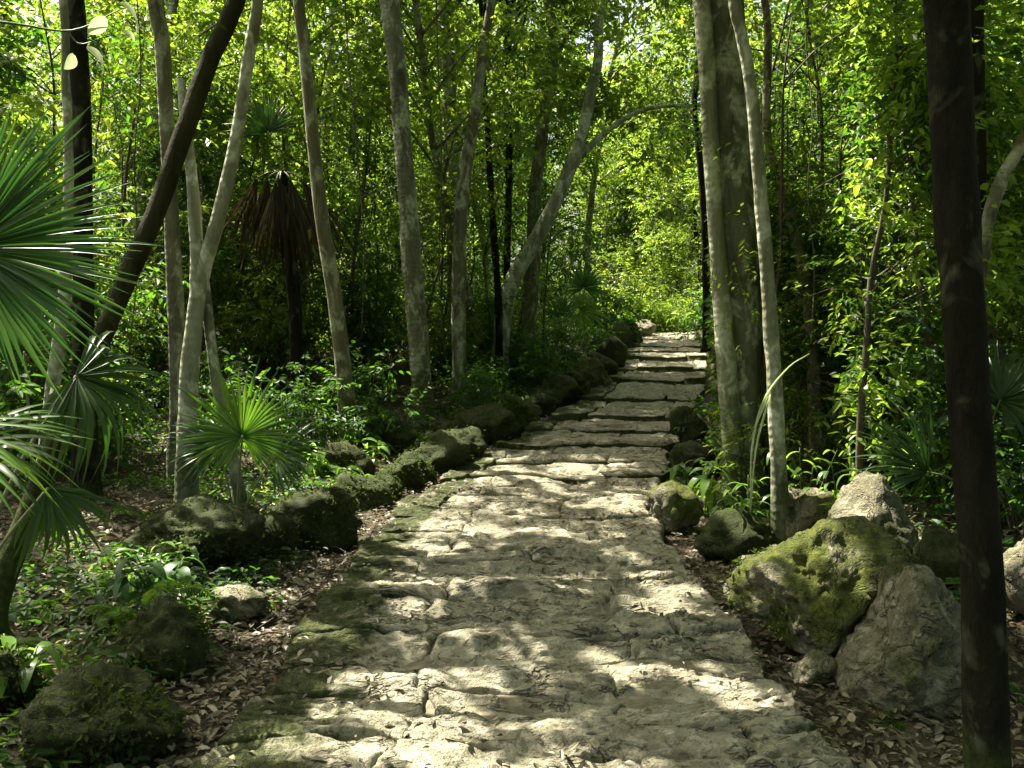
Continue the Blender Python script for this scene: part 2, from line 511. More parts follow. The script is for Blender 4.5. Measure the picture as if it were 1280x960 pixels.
FLECKS = [  # on the path
    (640, 668, 150, 9), (560, 690, 90, 8), (770, 632, 55, 8), (690, 606, 60, 6), (600, 655, 60, 5),
    (740, 590, 70, 5), (640, 578, 40, 5), (700, 560, 60, 4), (830, 745, 55, 22), (880, 770, 40, 12), (770, 760, 40, 8),
    (700, 815, 60, 9), (760, 830, 70, 9), (900, 835, 70, 14), (950, 862, 50, 10), (870, 880, 40, 5),
    (530, 870, 60, 10), (500, 895, 80, 16), (620, 905, 45, 9), (460, 850, 40, 5), (560, 845, 40, 5),
    (520, 888, 130, 34), (620, 945, 110, 26), (770, 945, 90, 16), (690, 900, 50, 12), (420, 900, 60, 8), (820, 850, 60, 8), (660, 850, 60, 6), (700, 740, 40, 5), (560, 740, 50, 4), (640, 790, 50, 5),
    (560, 625, 40, 4), (860, 800, 40, 5), (520, 760, 30, 4), (930, 900, 40, 6),
    (560, 800, 60, 7), (640, 945, 60, 14), (450, 945, 50, 10), (770, 950, 70, 12), (330, 935, 40, 10), (300, 945, 30, 8),
    (420, 800, 55, 6), (440, 660, 40, 4), (760, 720, 60, 4), (820, 700, 40, 3), (480, 735, 30, 3),
    (780, 540, 50, 4), (820, 520, 40, 4), (760, 505, 40, 4), (850, 492, 35, 4), (800, 478, 40, 4), (830, 462, 30, 3), (840, 436, 30, 4), (800, 545, 30, 3),
    # beside the path
    (330, 795, 60, 10), (285, 785, 30, 6), (100, 660, 20, 30), (150, 700, 20, 14), (990, 820, 14, 20), (1010, 850, 14, 14),
    (640, 520, 15, 10), (735, 447, 14, 7), (300, 610, 6, 20),
]
for f in FLECKS: open_gap(*f)
_rs = np.random.default_rng(99)
def carve_spot(P, r): carve(np.asarray(P) + _rs.uniform(-r, r, (int(40 + 900 * r * r), 3)), 0.06)

for _ in range(90):                      # shafts of sun reaching the understorey on both sides
    y = _rs.uniform(6, 15)
    x = (_rs.uniform(950, 1300) if _rs.uniform() < .5 else _rs.uniform(-40, 620)) 
    if (1000 < x < 1260 and y < 8.5) or (x < 500 and y < 8.5): continue
    carve_spot(np.array([(x - 640) / F * y, y, _rs.uniform(.6, 4.5)]), _rs.uniform(.12, .42))
for _ in range(30):                      # more of them over the leafy wall on the right
    y = _rs.uniform(6.6, 13)
    carve_spot(np.array([(_rs.uniform(960, 1290) - 640) / F * y, y, _rs.uniform(1.6, 4.6)]), _rs.uniform(.12, .34))
for _ in range(36):                      # and the undergrowth behind the left trunks
    y = _rs.uniform(12, 17)
    carve_spot(np.array([(_rs.uniform(120, 640) - 640) / F * y, y, _rs.uniform(.3, 3.4)]), _rs.uniform(.12, .4))
for px_, py_, Y_, r_ in [(905, 560, 6.6, .16), (950, 520, 6.6, .14), (1000, 560, 6.9, .18), (870, 560, 8.0, .2), (900, 600, 6.6, .1), (1010, 590, 6.7, .12), (303, 520, 5.9, .12), (0, 590, 2.2, .12), (40, 330, 2.6, .1), (60, 250, 2.6, .08),
                         (735, 385, 20, .4), (606, 400, 18, .4), (30, 830, 3.7, .1), (180, 720, 5.2, .15), (215, 740, 4.9, .1), (150, 8, 2.95, .06), (105, 62, 2.95, .06), (128, 20, 2.95, .06), (40, 600, 2.2, .08)]:
    carve_spot(at(px_, py_, Y_), r_)
CLEAR = []                                # (x, y, radius): trunks that stand free of the understorey
def clear(P):
    x, y, z = P[:, 0], P[:, 1], P[:, 2]
    ok = ~((x > Xl(y) - .1) & (x < Xr(y) + .45) & (z < Zp(y) + np.where(y > 9, 3.4, 5.0)) & (y < 24))
    for a, b, r in CLEAR:
        ok &= ~((np.hypot(x - a, y - b) < r) & (z < 5))
    return ok

def carve_trunk(P, R, lo=.2, hi=4.5, duty=.6, seed=0):
    """sun reaching stretches of a trunk"""
    n = 220
    Q = catmull(P, n); r = np.interp(np.linspace(0, 1, n), np.linspace(0, 1, len(R)), R)
    on = (vnoise(xyz(Q[:, 2] * 2.2, 0 * Q[:, 2] + seed), 3) > 1 - 2 * duty) & (Q[:, 2] > lo) & (Q[:, 2] < hi)
    if on.any():
        q = np.repeat(Q[on], 6, 0)
        carve(q + _rs.uniform(-1, 1, q.shape) * np.repeat(r[on], 6)[:, None], .05)

# ------------------------------------------------------------------ leaves
def leaf_arrays(P, D, N, L, Wd, oval=True, droop=.18):
    n = len(P)
    D = nrm(D)
    Sd = nrm(np.cross(D, N)); Nn = np.cross(Sd, D)
    L = L[:, None]; Wd = Wd[:, None]
    if oval:
        b = P
        r1 = P + D * L * .30 + Sd * Wd * .48 + Nn * L * .05
        r2 = P + D * L * .68 + Sd * Wd * .36 + Nn * L * (.04 - droop * .4)
        tip = P + D * L - Nn * L * droop
        l1 = P + D * L * .30 - Sd * Wd * .48 + Nn * L * .05
        l2 = P + D * L * .68 - Sd * Wd * .36 + Nn * L * (.04 - droop * .4)
        V = np.stack([b, r1, r2, tip, l2, l1], 1).reshape(-1, 3)
        k = np.arange(n)[:, None] * 6
        Q = np.concatenate([k + np.array([0, 1, 2, 3]), k + np.array([0, 3, 4, 5])])
        return V, Q, None
    r = P + D * L * .45 + Sd * Wd * .5
    l = P + D * L * .45 - Sd * Wd * .5 + Nn * Wd * .1
    tip = P + D * L - Nn * L * droop
    V = np.stack([P, r, tip, l], 1).reshape(-1, 3)
    k = np.arange(n)[:, None] * 4
    return V, None, np.concatenate([k + np.array([0, 1, 2]), k + np.array([0, 2, 3])])

def shoots(rg, cen, rad, ntw, nlf, llen, flat=.6, carve_on=True, tl=.34, wfac=.46, down=.25):
    """leafy twigs round each clump centre -> leaf base, direction, normal, length, width"""
    cen = np.asarray(cen, float); m = len(cen)
    rad = np.broadcast_to(np.asarray(rad, float), (m,))
    c = np.repeat(cen, ntw, 0); r = np.repeat(rad, ntw)[:, None]
    dirs = nrm(rg.normal(size=(m * ntw, 3)) * np.array([1, 1, flat]))
    b = c + dirs * r * rg.uniform(.1, .95, (m * ntw, 1)) * np.array([1, 1, flat])
    td = nrm(dirs + rg.normal(size=dirs.shape) * .45 + np.array([0, 0, -.1]))
    tlen = tl * rg.uniform(.6, 1.3, (m * ntw, 1))
    t = np.linspace(.1, 1, nlf)
    P = b[:, None] + td[:, None] * (tlen[:, None] * t[None, :, None])
    P = P.reshape(-1, 3)
    D0 = np.repeat(td, nlf, 0)
    side = nrm(np.cross(D0, np.array([0, 0, 1.0])) + 1e-4)
    sgn = np.tile(np.where(np.arange(nlf) % 2 == 0, 1, -1), m * ntw)[:, None]
    D = D0 * .55 + side * sgn * .8 + np.array([0, 0, -down]) + rg.normal(size=P.shape) * .25
    N = np.array([0, 0, 1.0]) + rg.normal(size=P.shape) * .45
    n = len(P)
    L = llen * rg.uniform(.6, 1.3, n)
    Wd = L * wfac * rg.uniform(.8, 1.2, n)
    if carve_on:
        k = keep(P) & clear(P)
        P, D, N, L, Wd = P[k], D[k], N[k], L[k], Wd[k]
    return P, D, N, L, Wd

def foliage_obj(name, parent, arr, mat, oval=True):
    V, Q, T = leaf_arrays(*arr, oval=oval)
    b = MB(); b.add(V, Q, T)
    return b.build(name, mat, parent, smooth=False)

# ------------------------------------------------------------------ ground
def nonuni(lo, hi, dlo, dhi, fine, coarse_growth=1.12):
    a = list(np.arange(dlo, dhi + 1e-6, fine))
    s = fine; x = a[-1]
    while x < hi:
        s *= coarse_growth; x += s; a.append(x)
    s = fine; x = a[0]
    while x > lo:
        s *= coarse_growth; x -= s; a.insert(0, x)
    return np.array(a)
def grid_faces(nx, ny):
    a = (np.arange(ny - 1)[:, None] * nx + np.arange(nx - 1)[None]).ravel()
    return np.stack([a, a + 1, a + nx + 1, a + nx], 1)

def mat_soil():
    m, nt, p, out = newmat("forest_soil")
    g = nd(nt, "ShaderNodeNewGeometry"); pos = g.outputs["Position"]
    n1 = noise(nt, pos, 2.2, 6, .65, .4)
    c = ramp(nt, n1, [(.3, (.024, .020, .012)), (.55, (.048, .040, .024)), (.75, (.08, .066, .04))])
    n2 = noise(nt, pos, 24, 5, .75, .8)
    lf = ramp(nt, n2, [(.5, (0, 0, 0)), (.6, (1, 1, 1))])
    c = mixc(nt, mth(nt, 'MULTIPLY', lf, .75), c, (.15, .105, .06))
    n3 = noise(nt, pos, 1.1, 5, .65)
    c = mixc(nt, ramp(nt, n3, [(.52, (0, 0, 0)), (.66, (.6,) * 3)]), c, (.03, .045, .012))
    nt.links.new(c, p.inputs["Base Color"])
    p.inputs["Roughness"].default_value = .9
    p.inputs["Specular IOR Level"].default_value = .2
    h = mth(nt, 'ADD', n2, noise(nt, pos, 60, 4, .7))
    nt.links.new(bumpn(nt, h, .8, .03), p.inputs["Normal"])
    return m
SOIL = mat_soil()
gx = nonuni(-160, 160, -5.5, 6.5, .07)
gy = nonuni(-40, 220, 1.4, 14, .07)
X, Y = np.meshgrid(gx, gy)
Z = G(X, Y)
tag(ob("ground", mesh("ground", np.stack([X.ravel(), Y.ravel(), Z.ravel()], 1), [grid_faces(len(gx), len(gy))], SOIL)), kind="structure")

# ------------------------------------------------------------------ stone path: an earthy bed and the slabs laid in it
STONE = mat_stone("path_limestone", (.17, .156, .104), (.355, .33, .236), (.57, .53, .42), .16, False, True, 1.0, (.045, .062, .012))
BED = mat_plain("path_bed_earth", (.07, .058, .036), (.24, .21, .14), 16, .9, .8, .02)
by = np.concatenate([np.arange(1.2, 12, .06), np.arange(12, 35, .2)])
tt = np.linspace(0, 1, 40)
T2, Y2 = np.meshgrid(tt, by)
jl = .05 * vnoise(xyz(Y2 * 1.7, 0 * Y2), 31).reshape(Y2.shape); jr = .05 * vnoise(xyz(Y2 * 1.7, 0 * Y2 + 9), 32).reshape(Y2.shape)
X2 = (Xl(Y2) + .06 + jl) * (1 - T2) + (Xr(Y2) - .06 + jr) * T2
Z2 = Zp(Y2) - .036 + .020 * fbm(xyz(X2 * 5, Y2 * 11), 4, 40).reshape(X2.shape) - .10 * (sstep(.05, 0, T2) + sstep(.95, 1, T2)) - .05 * sstep(12, 16, Y2)
path = tag(ob("path", mesh("path", np.stack([X2.ravel(), Y2.ravel(), Z2.ravel()], 1), [grid_faces(len(tt), len(by))], BED)), kind="structure")

rows = [1.9]
rp = np.random.default_rng(5)
while rows[-1] < 33:
    y = rows[-1]
    rows.append(y + (rp.uniform(.24, .50) if y < 9.5 else rp.uniform(.5, .8) if y < 13.5 else rp.uniform(1.5, 2.3)))
def rowline(i, t):
    y = rows[i]
    a = .10 if y < 13 else .06
    r = y + a * fbm(xyz(np.asarray(t) * 2.6, np.full(np.shape(t), i * 3.7)), 2, 50) + .10 * (np.asarray(t) - .5) * math.sin(i * 1.3)
    return float(r[0]) if np.ndim(t) == 0 else r
def PX(t, y): return Xl(y) * (1 - t) + Xr(y) * t
n_stone = 0
for i in range(len(rows) - 1):
    ym = (rows[i] + rows[i + 1]) / 2
    near = ym < 8.5
    cuts = [0.0]
    cuts.append(rp.uniform(.14, .34))
    while cuts[-1] < .66:
        cuts.append(cuts[-1] + rp.uniform(.28, .62))
    if cuts[-1] > .88: cuts[-1] = 1.0
    else: cuts.append(1.0)
    rowz = rp.normal(0, .010)
    for j in range(len(cuts) - 1):
        t0, t1 = cuts[j], cuts[j + 1]
        sl0 = rp.uniform(-.05, .05) if 0 < j else 0
        N = 128 if ym < 5.5 else 88 if near else 44
        q = N // 4
        u = np.linspace(0, 1, q, endpoint=False)
        gp = .001
        # outline in (t, s)
        bt = t0 + gp + (t1 - t0 - 2 * gp) * u; bs = rowline(i, bt) + .010
        rs = np.linspace(rowline(i, t1), rowline(i + 1, t1), q, endpoint=False); rt = np.full(q, t1 - gp) + .03 * vnoise(xyz(rs * 3, rs * 0 + j), 61) * (1 if t1 < 1 else .8)
        ut = t1 - gp - (t1 - t0 - 2 * gp) * u; us = rowline(i + 1, ut) - .010
        ls = np.linspace(rowline(i + 1, t0), rowline(i, t0), q, endpoint=False); lt = np.full(q, t0 + gp) + .03 * vnoise(xyz(ls * 3, ls * 0 + j - 1), 61) * (1 if t0 > 0 else .8)
        ot = np.concatenate([bt, rt, ut, lt]); os_ = np.concatenate([bs, rs, us, ls])
        ox = PX(ot, os_); oy = os_
        for _ in range(3 if near else 2):
            ox = .5 * ox + .25 * (np.roll(ox, 1) + np.roll(ox, -1)); oy = .5 * oy + .25 * (np.roll(oy, 1) + np.roll(oy, -1))
        cx, cy = ox.mean(), oy.mean()
        ux, uy = ox - cx, oy - cy
        un = np.hypot(ux, uy) + 1e-6
        jit = .030 * fbm(xyz(ox * 9, oy * 9, j), 3, 70)
        ox = ox + ux / un * jit; oy = oy + uy / un * jit
        nr = 30 if ym < 5.5 else 22 if near else 10
        rho = np.concatenate([np.linspace(0.04, .93, nr), [.965, .99, 1.0, .985]])
        drop = np.concatenate([np.zeros(nr), [.003, .009, .022, .15 if ym < 12 else .26]])
        Vx = cx + rho[:, None] * (ox - cx)[None]; Vy = cy + rho[:, None] * (oy - cy)[None]
        zb = Zp(cy) + (Zp(cy + .4) - Zp(cy - .4)) / .8 * (.0 if ym > 9 else .9) * (Vy - cy)
        tx, ty = rp.normal(0, .016), rp.normal(0.012, .022)
        P = xyz(Vx, Vy)
        h = .042 * fbm(P * np.array([1.4, 4.4, 1]), 4, 80) + .022 * np.abs(fbm(P * np.array([5, 12, 1]), 3, 90)) - .010 * np.clip(fbm(P * np.array([8, 15, 1]), 2, 95) - .25, 0, 1) * 2
        wx = P + .05 * np.stack([fbm(P * 6, 2, 101), fbm(P * 6, 2, 102), 0 * P[:, 0]], 1)
        n_ = fbm(wx * np.array([1.5, 4.6, 1]), 3, 110) * 2.6
        ter = np.floor(n_) + sstep(.0, .22, n_ - np.floor(n_))           # broken ledges of layered limestone
        h = h * .62 + .016 * ter + .010 * fbm(P * np.array([14, 26, 1]), 3, 130, .6)
        fade = np.repeat((1 - .5 * sstep(.93, 1, rho)), N)
        zz = zb + tx * (Vx - cx) + ty * (Vy - cy) + rowz + rp.normal(0, .007) - drop[:, None] + (h * fade).reshape(Vx.shape)
        if ym > 9: zz = zz + .02 + (.035 if i % 2 else -.03) * min(1, (ym - 9) / 3) * (1 if ym < 14 else .4)
        V = np.vstack([np.stack([Vx.ravel(), Vy.ravel(), zz.ravel()], 1), [cx, cy, zz[0].mean()]])
        R_ = len(rho)
        a = (np.arange(R_ - 1)[:, None] * N + np.arange(N)[None]); b = (np.arange(R_ - 1)[:, None] * N + (np.arange(N)[None] + 1) % N)
        Q = np.stack([a, a + N, b + N, b], -1).reshape(-1, 4)[:, ::-1]
        Q = Q[:, ::-1]
        k = len(V) - 1
        T = np.array([[x, (x + 1) % N, k] for x in range(N)])
        tv = (V[:, 0] - Xl(V[:, 1])) / (Xr(V[:, 1]) - Xl(V[:, 1]))
        moss_shade = .80 * sstep(.34, .06, tv) + .48 * sstep(.88, 1.0, tv) * (1 if ym < 4.3 or ym > 9 else .5) - .10
        moss_shade = moss_shade + (.22 if ym < 9 else .9) * np.concatenate([np.repeat(sstep(.985, 1.0, rho) if ym >= 9 else sstep(.95, 1.0, rho), N), [0]])  # riser faces: real moss, strengthened to put their shade into the colour
        ob("stone", mesh("stone", V, [Q, T], STONE, True, {"moss": moss_shade}), path)
        n_stone += 1
print("stones", n_stone)

# ------------------------------------------------------------------ leaf litter
def litter(name, P, size, mat, tilt=.35):
    n = len(P)
    a = rng.uniform(0, 2 * math.pi, n)
    D = np.stack([np.cos(a), np.sin(a), rng.normal(0, tilt * .7, n)], 1)
    N = np.array([0, 0, 1.0]) + rng.normal(0, tilt, (n, 3))
    L = size * rng.uniform(.28, 1.0, n) ** 1.0 * np.where(rng.uniform(size=n) < .12, 1.7, 1.15)
    return tag(foliage_obj(name, None, (P, D, N, L, L * rng.uniform(.32, .6, n)), mat), kind="stuff")
def scatter_ground(n, x0, x1, y0, y1, powr=1.0):
    y = y0 + (y1 - y0) * rng.uniform(0, 1, n) ** powr
    x = rng.uniform(x0, x1, n)
    return x, y
x, y = scatter_ground(120000, -5.5, 5.5, 2.0, 15, 1.5)
dl = Xl(y) - x; dr = x - Xr(y)
m = (np.maximum(dl, dr) > -.04) & (rng.uniform(0, 1, len(x)) < 1.1 * np.exp(-np.clip(np.maximum(dl, dr), 0, 9) * .45) + .15)
x, y = x[m], y[m]
litter("leaf_litter", np.stack([x, y, G(x, y) + rng.uniform(.0, .045, len(x))], 1), .058, LITTER)

# a few leaves blown onto the slabs
x, y = scatter_ground(8000, -1.2, 3.5, 2.4, 13, 1.3)
tq = (x - Xl(y)) / (Xr(y) - Xl(y))
m = (tq > .01) & (tq < .99) & (fbm(xyz(x * 1.3, y * 2.5), 2, 140) + 1.5 * np.abs(tq - .5) >.30)
x, y = x[m], y[m]
litter("fallen_leaves", np.stack([x, y, Zp(y) + .012 + rng.uniform(0, .02, len(x))], 1), .05, LITTER, .3)

# thin dead twigs lying in the litter
def twigs(n):
    x, y = scatter_ground(n, -4.5, 4.5, 2.6, 11, 1.3)
    d = np.maximum(Xl(y) - x, x - Xr(y)); m = d > .05
    b = MB()
    for a, c in zip(x[m], y[m]):
        L = rng.uniform(.08, .35); t = rng.uniform(0, 6.28)
        z0 = float(G(a, c)) + rng.uniform(.015, .05)
        dx, dy = math.cos(t) * L, math.sin(t) * L
        P = catmull(np.array([[a, c, z0], [a + dx * .5 + rng.normal(0, .02), c + dy * .5 + rng.normal(0, .02), z0 + rng.uniform(0, .02)], [a + dx, c + dy, float(G(a + dx, c + dy)) + .03]]), 5)
        b.add(*tube(P, np.full(5, rng.uniform(.002, .006)), 4))
    tag(b.build("dead_twigs", TWIG), kind="stuff")
twigs(420)
# ------------------------------------------------------------------ boulders and kerb rocks
_ico = {}
def ico(k):
    if k not in _ico:
        bm = bmesh.new(); bmesh.ops.create_icosphere(bm, subdivisions=k, radius=1)
        _ico[k] = (np.array([v.co[:] for v in bm.verts]), np.array([[v.index for v in f.verts] for f in bm.faces])); bm.free()
    return _ico[k]
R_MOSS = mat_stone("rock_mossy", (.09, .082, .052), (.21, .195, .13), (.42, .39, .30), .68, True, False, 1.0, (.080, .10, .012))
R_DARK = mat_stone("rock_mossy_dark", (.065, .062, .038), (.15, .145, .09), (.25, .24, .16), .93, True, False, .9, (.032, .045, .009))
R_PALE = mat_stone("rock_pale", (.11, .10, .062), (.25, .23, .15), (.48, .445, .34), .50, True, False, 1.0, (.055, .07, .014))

def rock_shape(seed, k=4, cuts=11, rough=.1, sharp=20.0, normals=None):
    rg = np.random.default_rng(seed)
    d, f = ico(k)
    nn = nrm(rg.normal(size=(cuts, 3)) * np.array([1, 1, .8])); hh = rg.uniform(.62, .95, cuts)
    if normals:
        nn = np.vstack([nn, [nrm(q[:3]) for q in normals]]); hh = np.append(hh, [q[3] for q in normals])
    dots = np.clip(d @ nn.T, 1e-3, None)
    r = hh[None] / dots
    r = np.minimum(r, 1.25)
    r = -np.log(np.exp(-sharp * r).sum(1)) / sharp          # rounded intersection of the cutting planes
    V = d * r[:, None]
    V = V + d * (rough * 1.15 * fbm(d * 1.9 + seed, 3, seed) + rough * .85 * fbm(d * 5 + seed, 5, seed + 5, .6) - rough * .9 * np.clip(fbm(d * 7 + seed, 3, seed + 9) - .2, 0, 1))[:, None]
    lo, hi = V.min(0), V.max(0)
    return (V - (lo + hi) / 2) / (hi - lo), f

MOSS_T = mat_leaf("moss_tuft", [(.020, .030, .006), (.038, .055, .009), (.062, .08, .014), (.09, .08, .03)], [(.04, .08, .01), (.07, .13, .012), (.11, .18, .02), (.1, .09, .03)], .3, .7, .2)
def fuzz(o, c, V, seed, n, th=-.25):
    """moss tufts and small leaves growing on a rock"""
    rg = np.random.default_rng(seed + 50)
    ctr = V.mean(0)
    up = V[:, 2] > np.quantile(V[:, 2], .25)
    pts = V[up]
    q = pts[rg.integers(0, len(pts), n)] + rg.normal(size=(n, 3)) * .012
    k = fbm((q + c) * 4, 3, 77) > th
    q = q[k]; n = len(q)
    N = nrm(q - ctr)
    D = N * .7 + rg.normal(size=(n, 3)) * .7 + np.array([0, 0, -.25])
    L = .024 * rg.uniform(.5, 1.7, n)
    Vv, Q, T = leaf_arrays(q, D, N + rg.normal(size=(n, 3)) * .4, L, L * .5, oval=False)
    tag(ob("moss", mesh("moss", Vv, [np.zeros((0, 4), int), T], MOSS_T, False), o), kind="stuff")

def rock(px, pyb, wpx, hpx, mat, label, cat="rock", name="rock", seed=0, depth=.85, k=4, sink=.12, rough=.12, rot=None, cuts=11, normals=None, group=None, yaw=0, tilt=0, lift=0.0):
    p = hit(px, pyb)
    w = wpx * p[1] / F; h = hpx * p[1] / F * 1.04
    V, f = rock_shape(seed, k, cuts, rough, normals=normals)
    V = V * np.array([w, w * depth, h * (1 + sink)])
    c_, s_ = math.cos(yaw), math.sin(yaw)
    V = np.stack([V[:, 0] * c_ - V[:, 1] * s_, V[:, 0] * s_ + V[:, 1] * c_, V[:, 2]], 1)
    c_, s_ = math.cos(tilt), math.sin(tilt)
    V = np.stack([V[:, 0] * c_ + V[:, 2] * s_, V[:, 1], -V[:, 0] * s_ + V[:, 2] * c_], 1)
    yc = p[1] + w * depth * .42
    xc = p[0] * yc / p[1]
    zb = p[2] - h * sink + lift
    V[:, 2] -= V[:, 2].min()
    o = ob(name, mesh(name, V, [f], mat, True), None, (xc, yc, zb))
    tag(o, label, cat, group)
    if mat is R_DARK and px < 640 and wpx > 50: fuzz(o, np.array([xc, yc, zb]), V, seed, 1500 if wpx > 100 else 700)
    return o, np.array([xc, yc, zb]), V

def rock_lit(o, V, c, frac=.35, r=.06, sel=None):
    """open the canopy above part of this rock's top"""
    Wv = V + c
    top = V[:, 2] > np.quantile(V[:, 2], 1 - frac)
    if sel is not None: top &= sel(Wv)
    P = Wv[top]
    if len(P) > 500: P = P[rng.choice(len(P), 500, False)]
    carve(P, r)

# right of the path
def rock_sil(poly, mat, label, seed, depth, cuts=(), k=6, rough=.045, cat="boulder", name="boulder", dY=.0):
    """a boulder with a given outline (photo pixels, as seen from the path) and real depth, cut by facets"""
    poly = np.array(poly, float)
    pb_ = poly[np.argmax(poly[:, 1])]
    Yc = hit(*pb_)[1] + depth * .40 + dY
    cpx = poly.mean(0)
    C0 = at(cpx[0], cpx[1], Yc)
    q = np.array([at(a_, b_, Yc) for a_, b_ in poly]) - C0
    ang = np.arctan2(q[:, 2], q[:, 0]); rad = np.hypot(q[:, 0], q[:, 2])
    o_ = np.argsort(ang); ang, rad, q = ang[o_], rad[o_], q[o_]
    # dense outline by straight edges
    tt_ = np.linspace(0, 1, 12, endpoint=False)
    nx = np.roll(q, -1, 0)
    dq = (q[:, None] * (1 - tt_)[None, :, None] + nx[:, None] * tt_[None, :, None]).reshape(-1, 3)
    da = np.arctan2(dq[:, 2], dq[:, 0]); dr = np.hypot(dq[:, 0], dq[:, 2]); oo = np.argsort(da)
    d, f = ico(k)
    th = np.arctan2(d[:, 2], d[:, 0]); rh = np.hypot(d[:, 0], d[:, 2])
    R = np.interp(th, da[oo], dr[oo], period=2 * math.pi)
    rho = rh ** .55
    V = np.stack([np.cos(th) * rho * R, np.sign(d[:, 1]) * np.abs(d[:, 1]) ** .8 * depth * .5, np.sin(th) * rho * R], 1)
    for cx_, cy_, cz_, h_ in cuts:
        n_ = nrm([cx_, cy_, cz_]); pr = V @ n_; mx = pr.max() * h_
        V = V - n_ * np.clip(pr - mx, 0, None)[:, None] * .97
    s_ = rad.mean()
    rr_ = fbm(V / s_ * 2.2 + seed, 4, seed) * rough * 1.6 + fbm(V / s_ * 7 + seed, 4, seed + 3, .6) * rough * .6 - np.clip(fbm(V / s_ * 6 + seed, 3, seed + 9) - .25, 0, 1) * rough * 1.3
    V = V + nrm(V) * (rr_ * s_ * 1.3)[:, None]
    base = np.array([C0[0], C0[1], C0[2] + V[:, 2].min()])
    V = V - np.array([0, 0, V[:, 2].min()])
    o = ob(name, mesh(name, V, [f], mat, True), None, tuple(base))
    tag(o, label, cat)
    return o, base, V
o, c, V = rock_sil([(917, 738), (935, 708), (975, 688), (1010, 672), (1050, 655), (1092, 650), (1114, 668), (1126, 705), (1128, 748), (1095, 795), (1056, 834), (1036, 836), (1000, 815), (952, 778), (922, 758)],
     R_MOSS, "big angular boulder blotched with yellow-green moss at the right edge of the path", 21, .75,
     [(-.25, -.72, .62, .62), (-.75, -.65, -.1, .66), (.62, -.62, -.42, .62), (.1, -.3, .95, .82)])
rock_lit(o, V, c, .40, .05, lambda P: (fbm(P * 6, 2, 5) > .0) & (P[:, 0] < c[0] + .1))
fuzz(o, c, V, 21, 2600, .15)
o, c, V = rock_sil([(1036, 665), (1050, 632), (1068, 612), (1090, 596), (1112, 602), (1130, 636), (1142, 680), (1150, 740), (1100, 765), (1040, 745)],
     R_PALE, "tall pale-topped boulder behind the big mossy one", 33, .6,
     [(-.55, -.55, .62, .66), (.7, -.5, .5, .66), (0, -.8, .6, .75)], k=5, dY=.35)
rock_lit(o, V, c, .35, .06)
o, c, V = rock_sil([(1053, 862), (1064, 828), (1096, 792), (1118, 745), (1136, 704), (1160, 712), (1196, 756), (1214, 820), (1212, 885), (1150, 897), (1085, 894), (1060, 880)],
     R_PALE, "greyish lichen-covered boulder leaning against the big mossy one beside the dark trunk", 47, .6,
     [(-.45, -.75, .5, .70), (.6, -.7, .35, .68), (-.7, -.6, -.3, .75)], rough=.045)
o, c, V = rock(1005, 690, 90, 75, R_PALE, "flat-topped pale rock just behind the slender pale tree", "rock", "rock", 51, .8, 4, .1, .1, normals=[(0, 0, 1, .45)])
rock_lit(o, V, c, .25, .06)
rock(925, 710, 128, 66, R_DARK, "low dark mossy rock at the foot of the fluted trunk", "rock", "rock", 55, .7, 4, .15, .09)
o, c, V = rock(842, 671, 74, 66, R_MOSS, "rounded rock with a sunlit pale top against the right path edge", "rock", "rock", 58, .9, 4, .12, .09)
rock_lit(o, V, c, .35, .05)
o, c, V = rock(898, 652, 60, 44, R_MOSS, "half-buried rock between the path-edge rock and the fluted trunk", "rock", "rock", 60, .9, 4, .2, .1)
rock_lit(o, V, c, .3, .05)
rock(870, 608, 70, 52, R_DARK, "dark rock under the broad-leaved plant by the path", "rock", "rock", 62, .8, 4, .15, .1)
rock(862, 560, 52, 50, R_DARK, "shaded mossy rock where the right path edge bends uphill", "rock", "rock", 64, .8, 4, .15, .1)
o, c, V = rock(1300, 790, 110, 120, R_PALE, "pale sunlit boulder half hidden behind the dark foreground trunk", "boulder", "boulder", 66, .8, 4, .1, .1)
rock_lit(o, V, c, .5, .06)
rock(1190, 745, 90, 80, R_DARK, "dark shaded rock behind the dark foreground trunk", "rock", "rock", 68, .8, 4, .1, .1)
o, c, V = rock(1018, 862, 66, 40, R_PALE, "small pale rock wedged between the path edge and the boulders", "rock", "rock", 70, .9, 4, .25, .1)
for i, (px, py, w, h, lab) in enumerate([
    (905, 480, 34, 30, "small mossy rock at the right end of a lower step"), (893, 455, 30, 26, "small mossy rock at the right end of a middle step"),
    (882, 436, 30, 24, "grey rock at the right end of an upper step"), (868, 418, 26, 22, "pale rock on the right where the steps reach the crest"),
    (880, 408, 22, 18, "farthest rock on the right side of the steps")]):
    rock(px, py, w, h, R_MOSS, lab, "rock", "rock", 80 + i, .9, 3, .2, .1, group="rocks along the right of the steps")
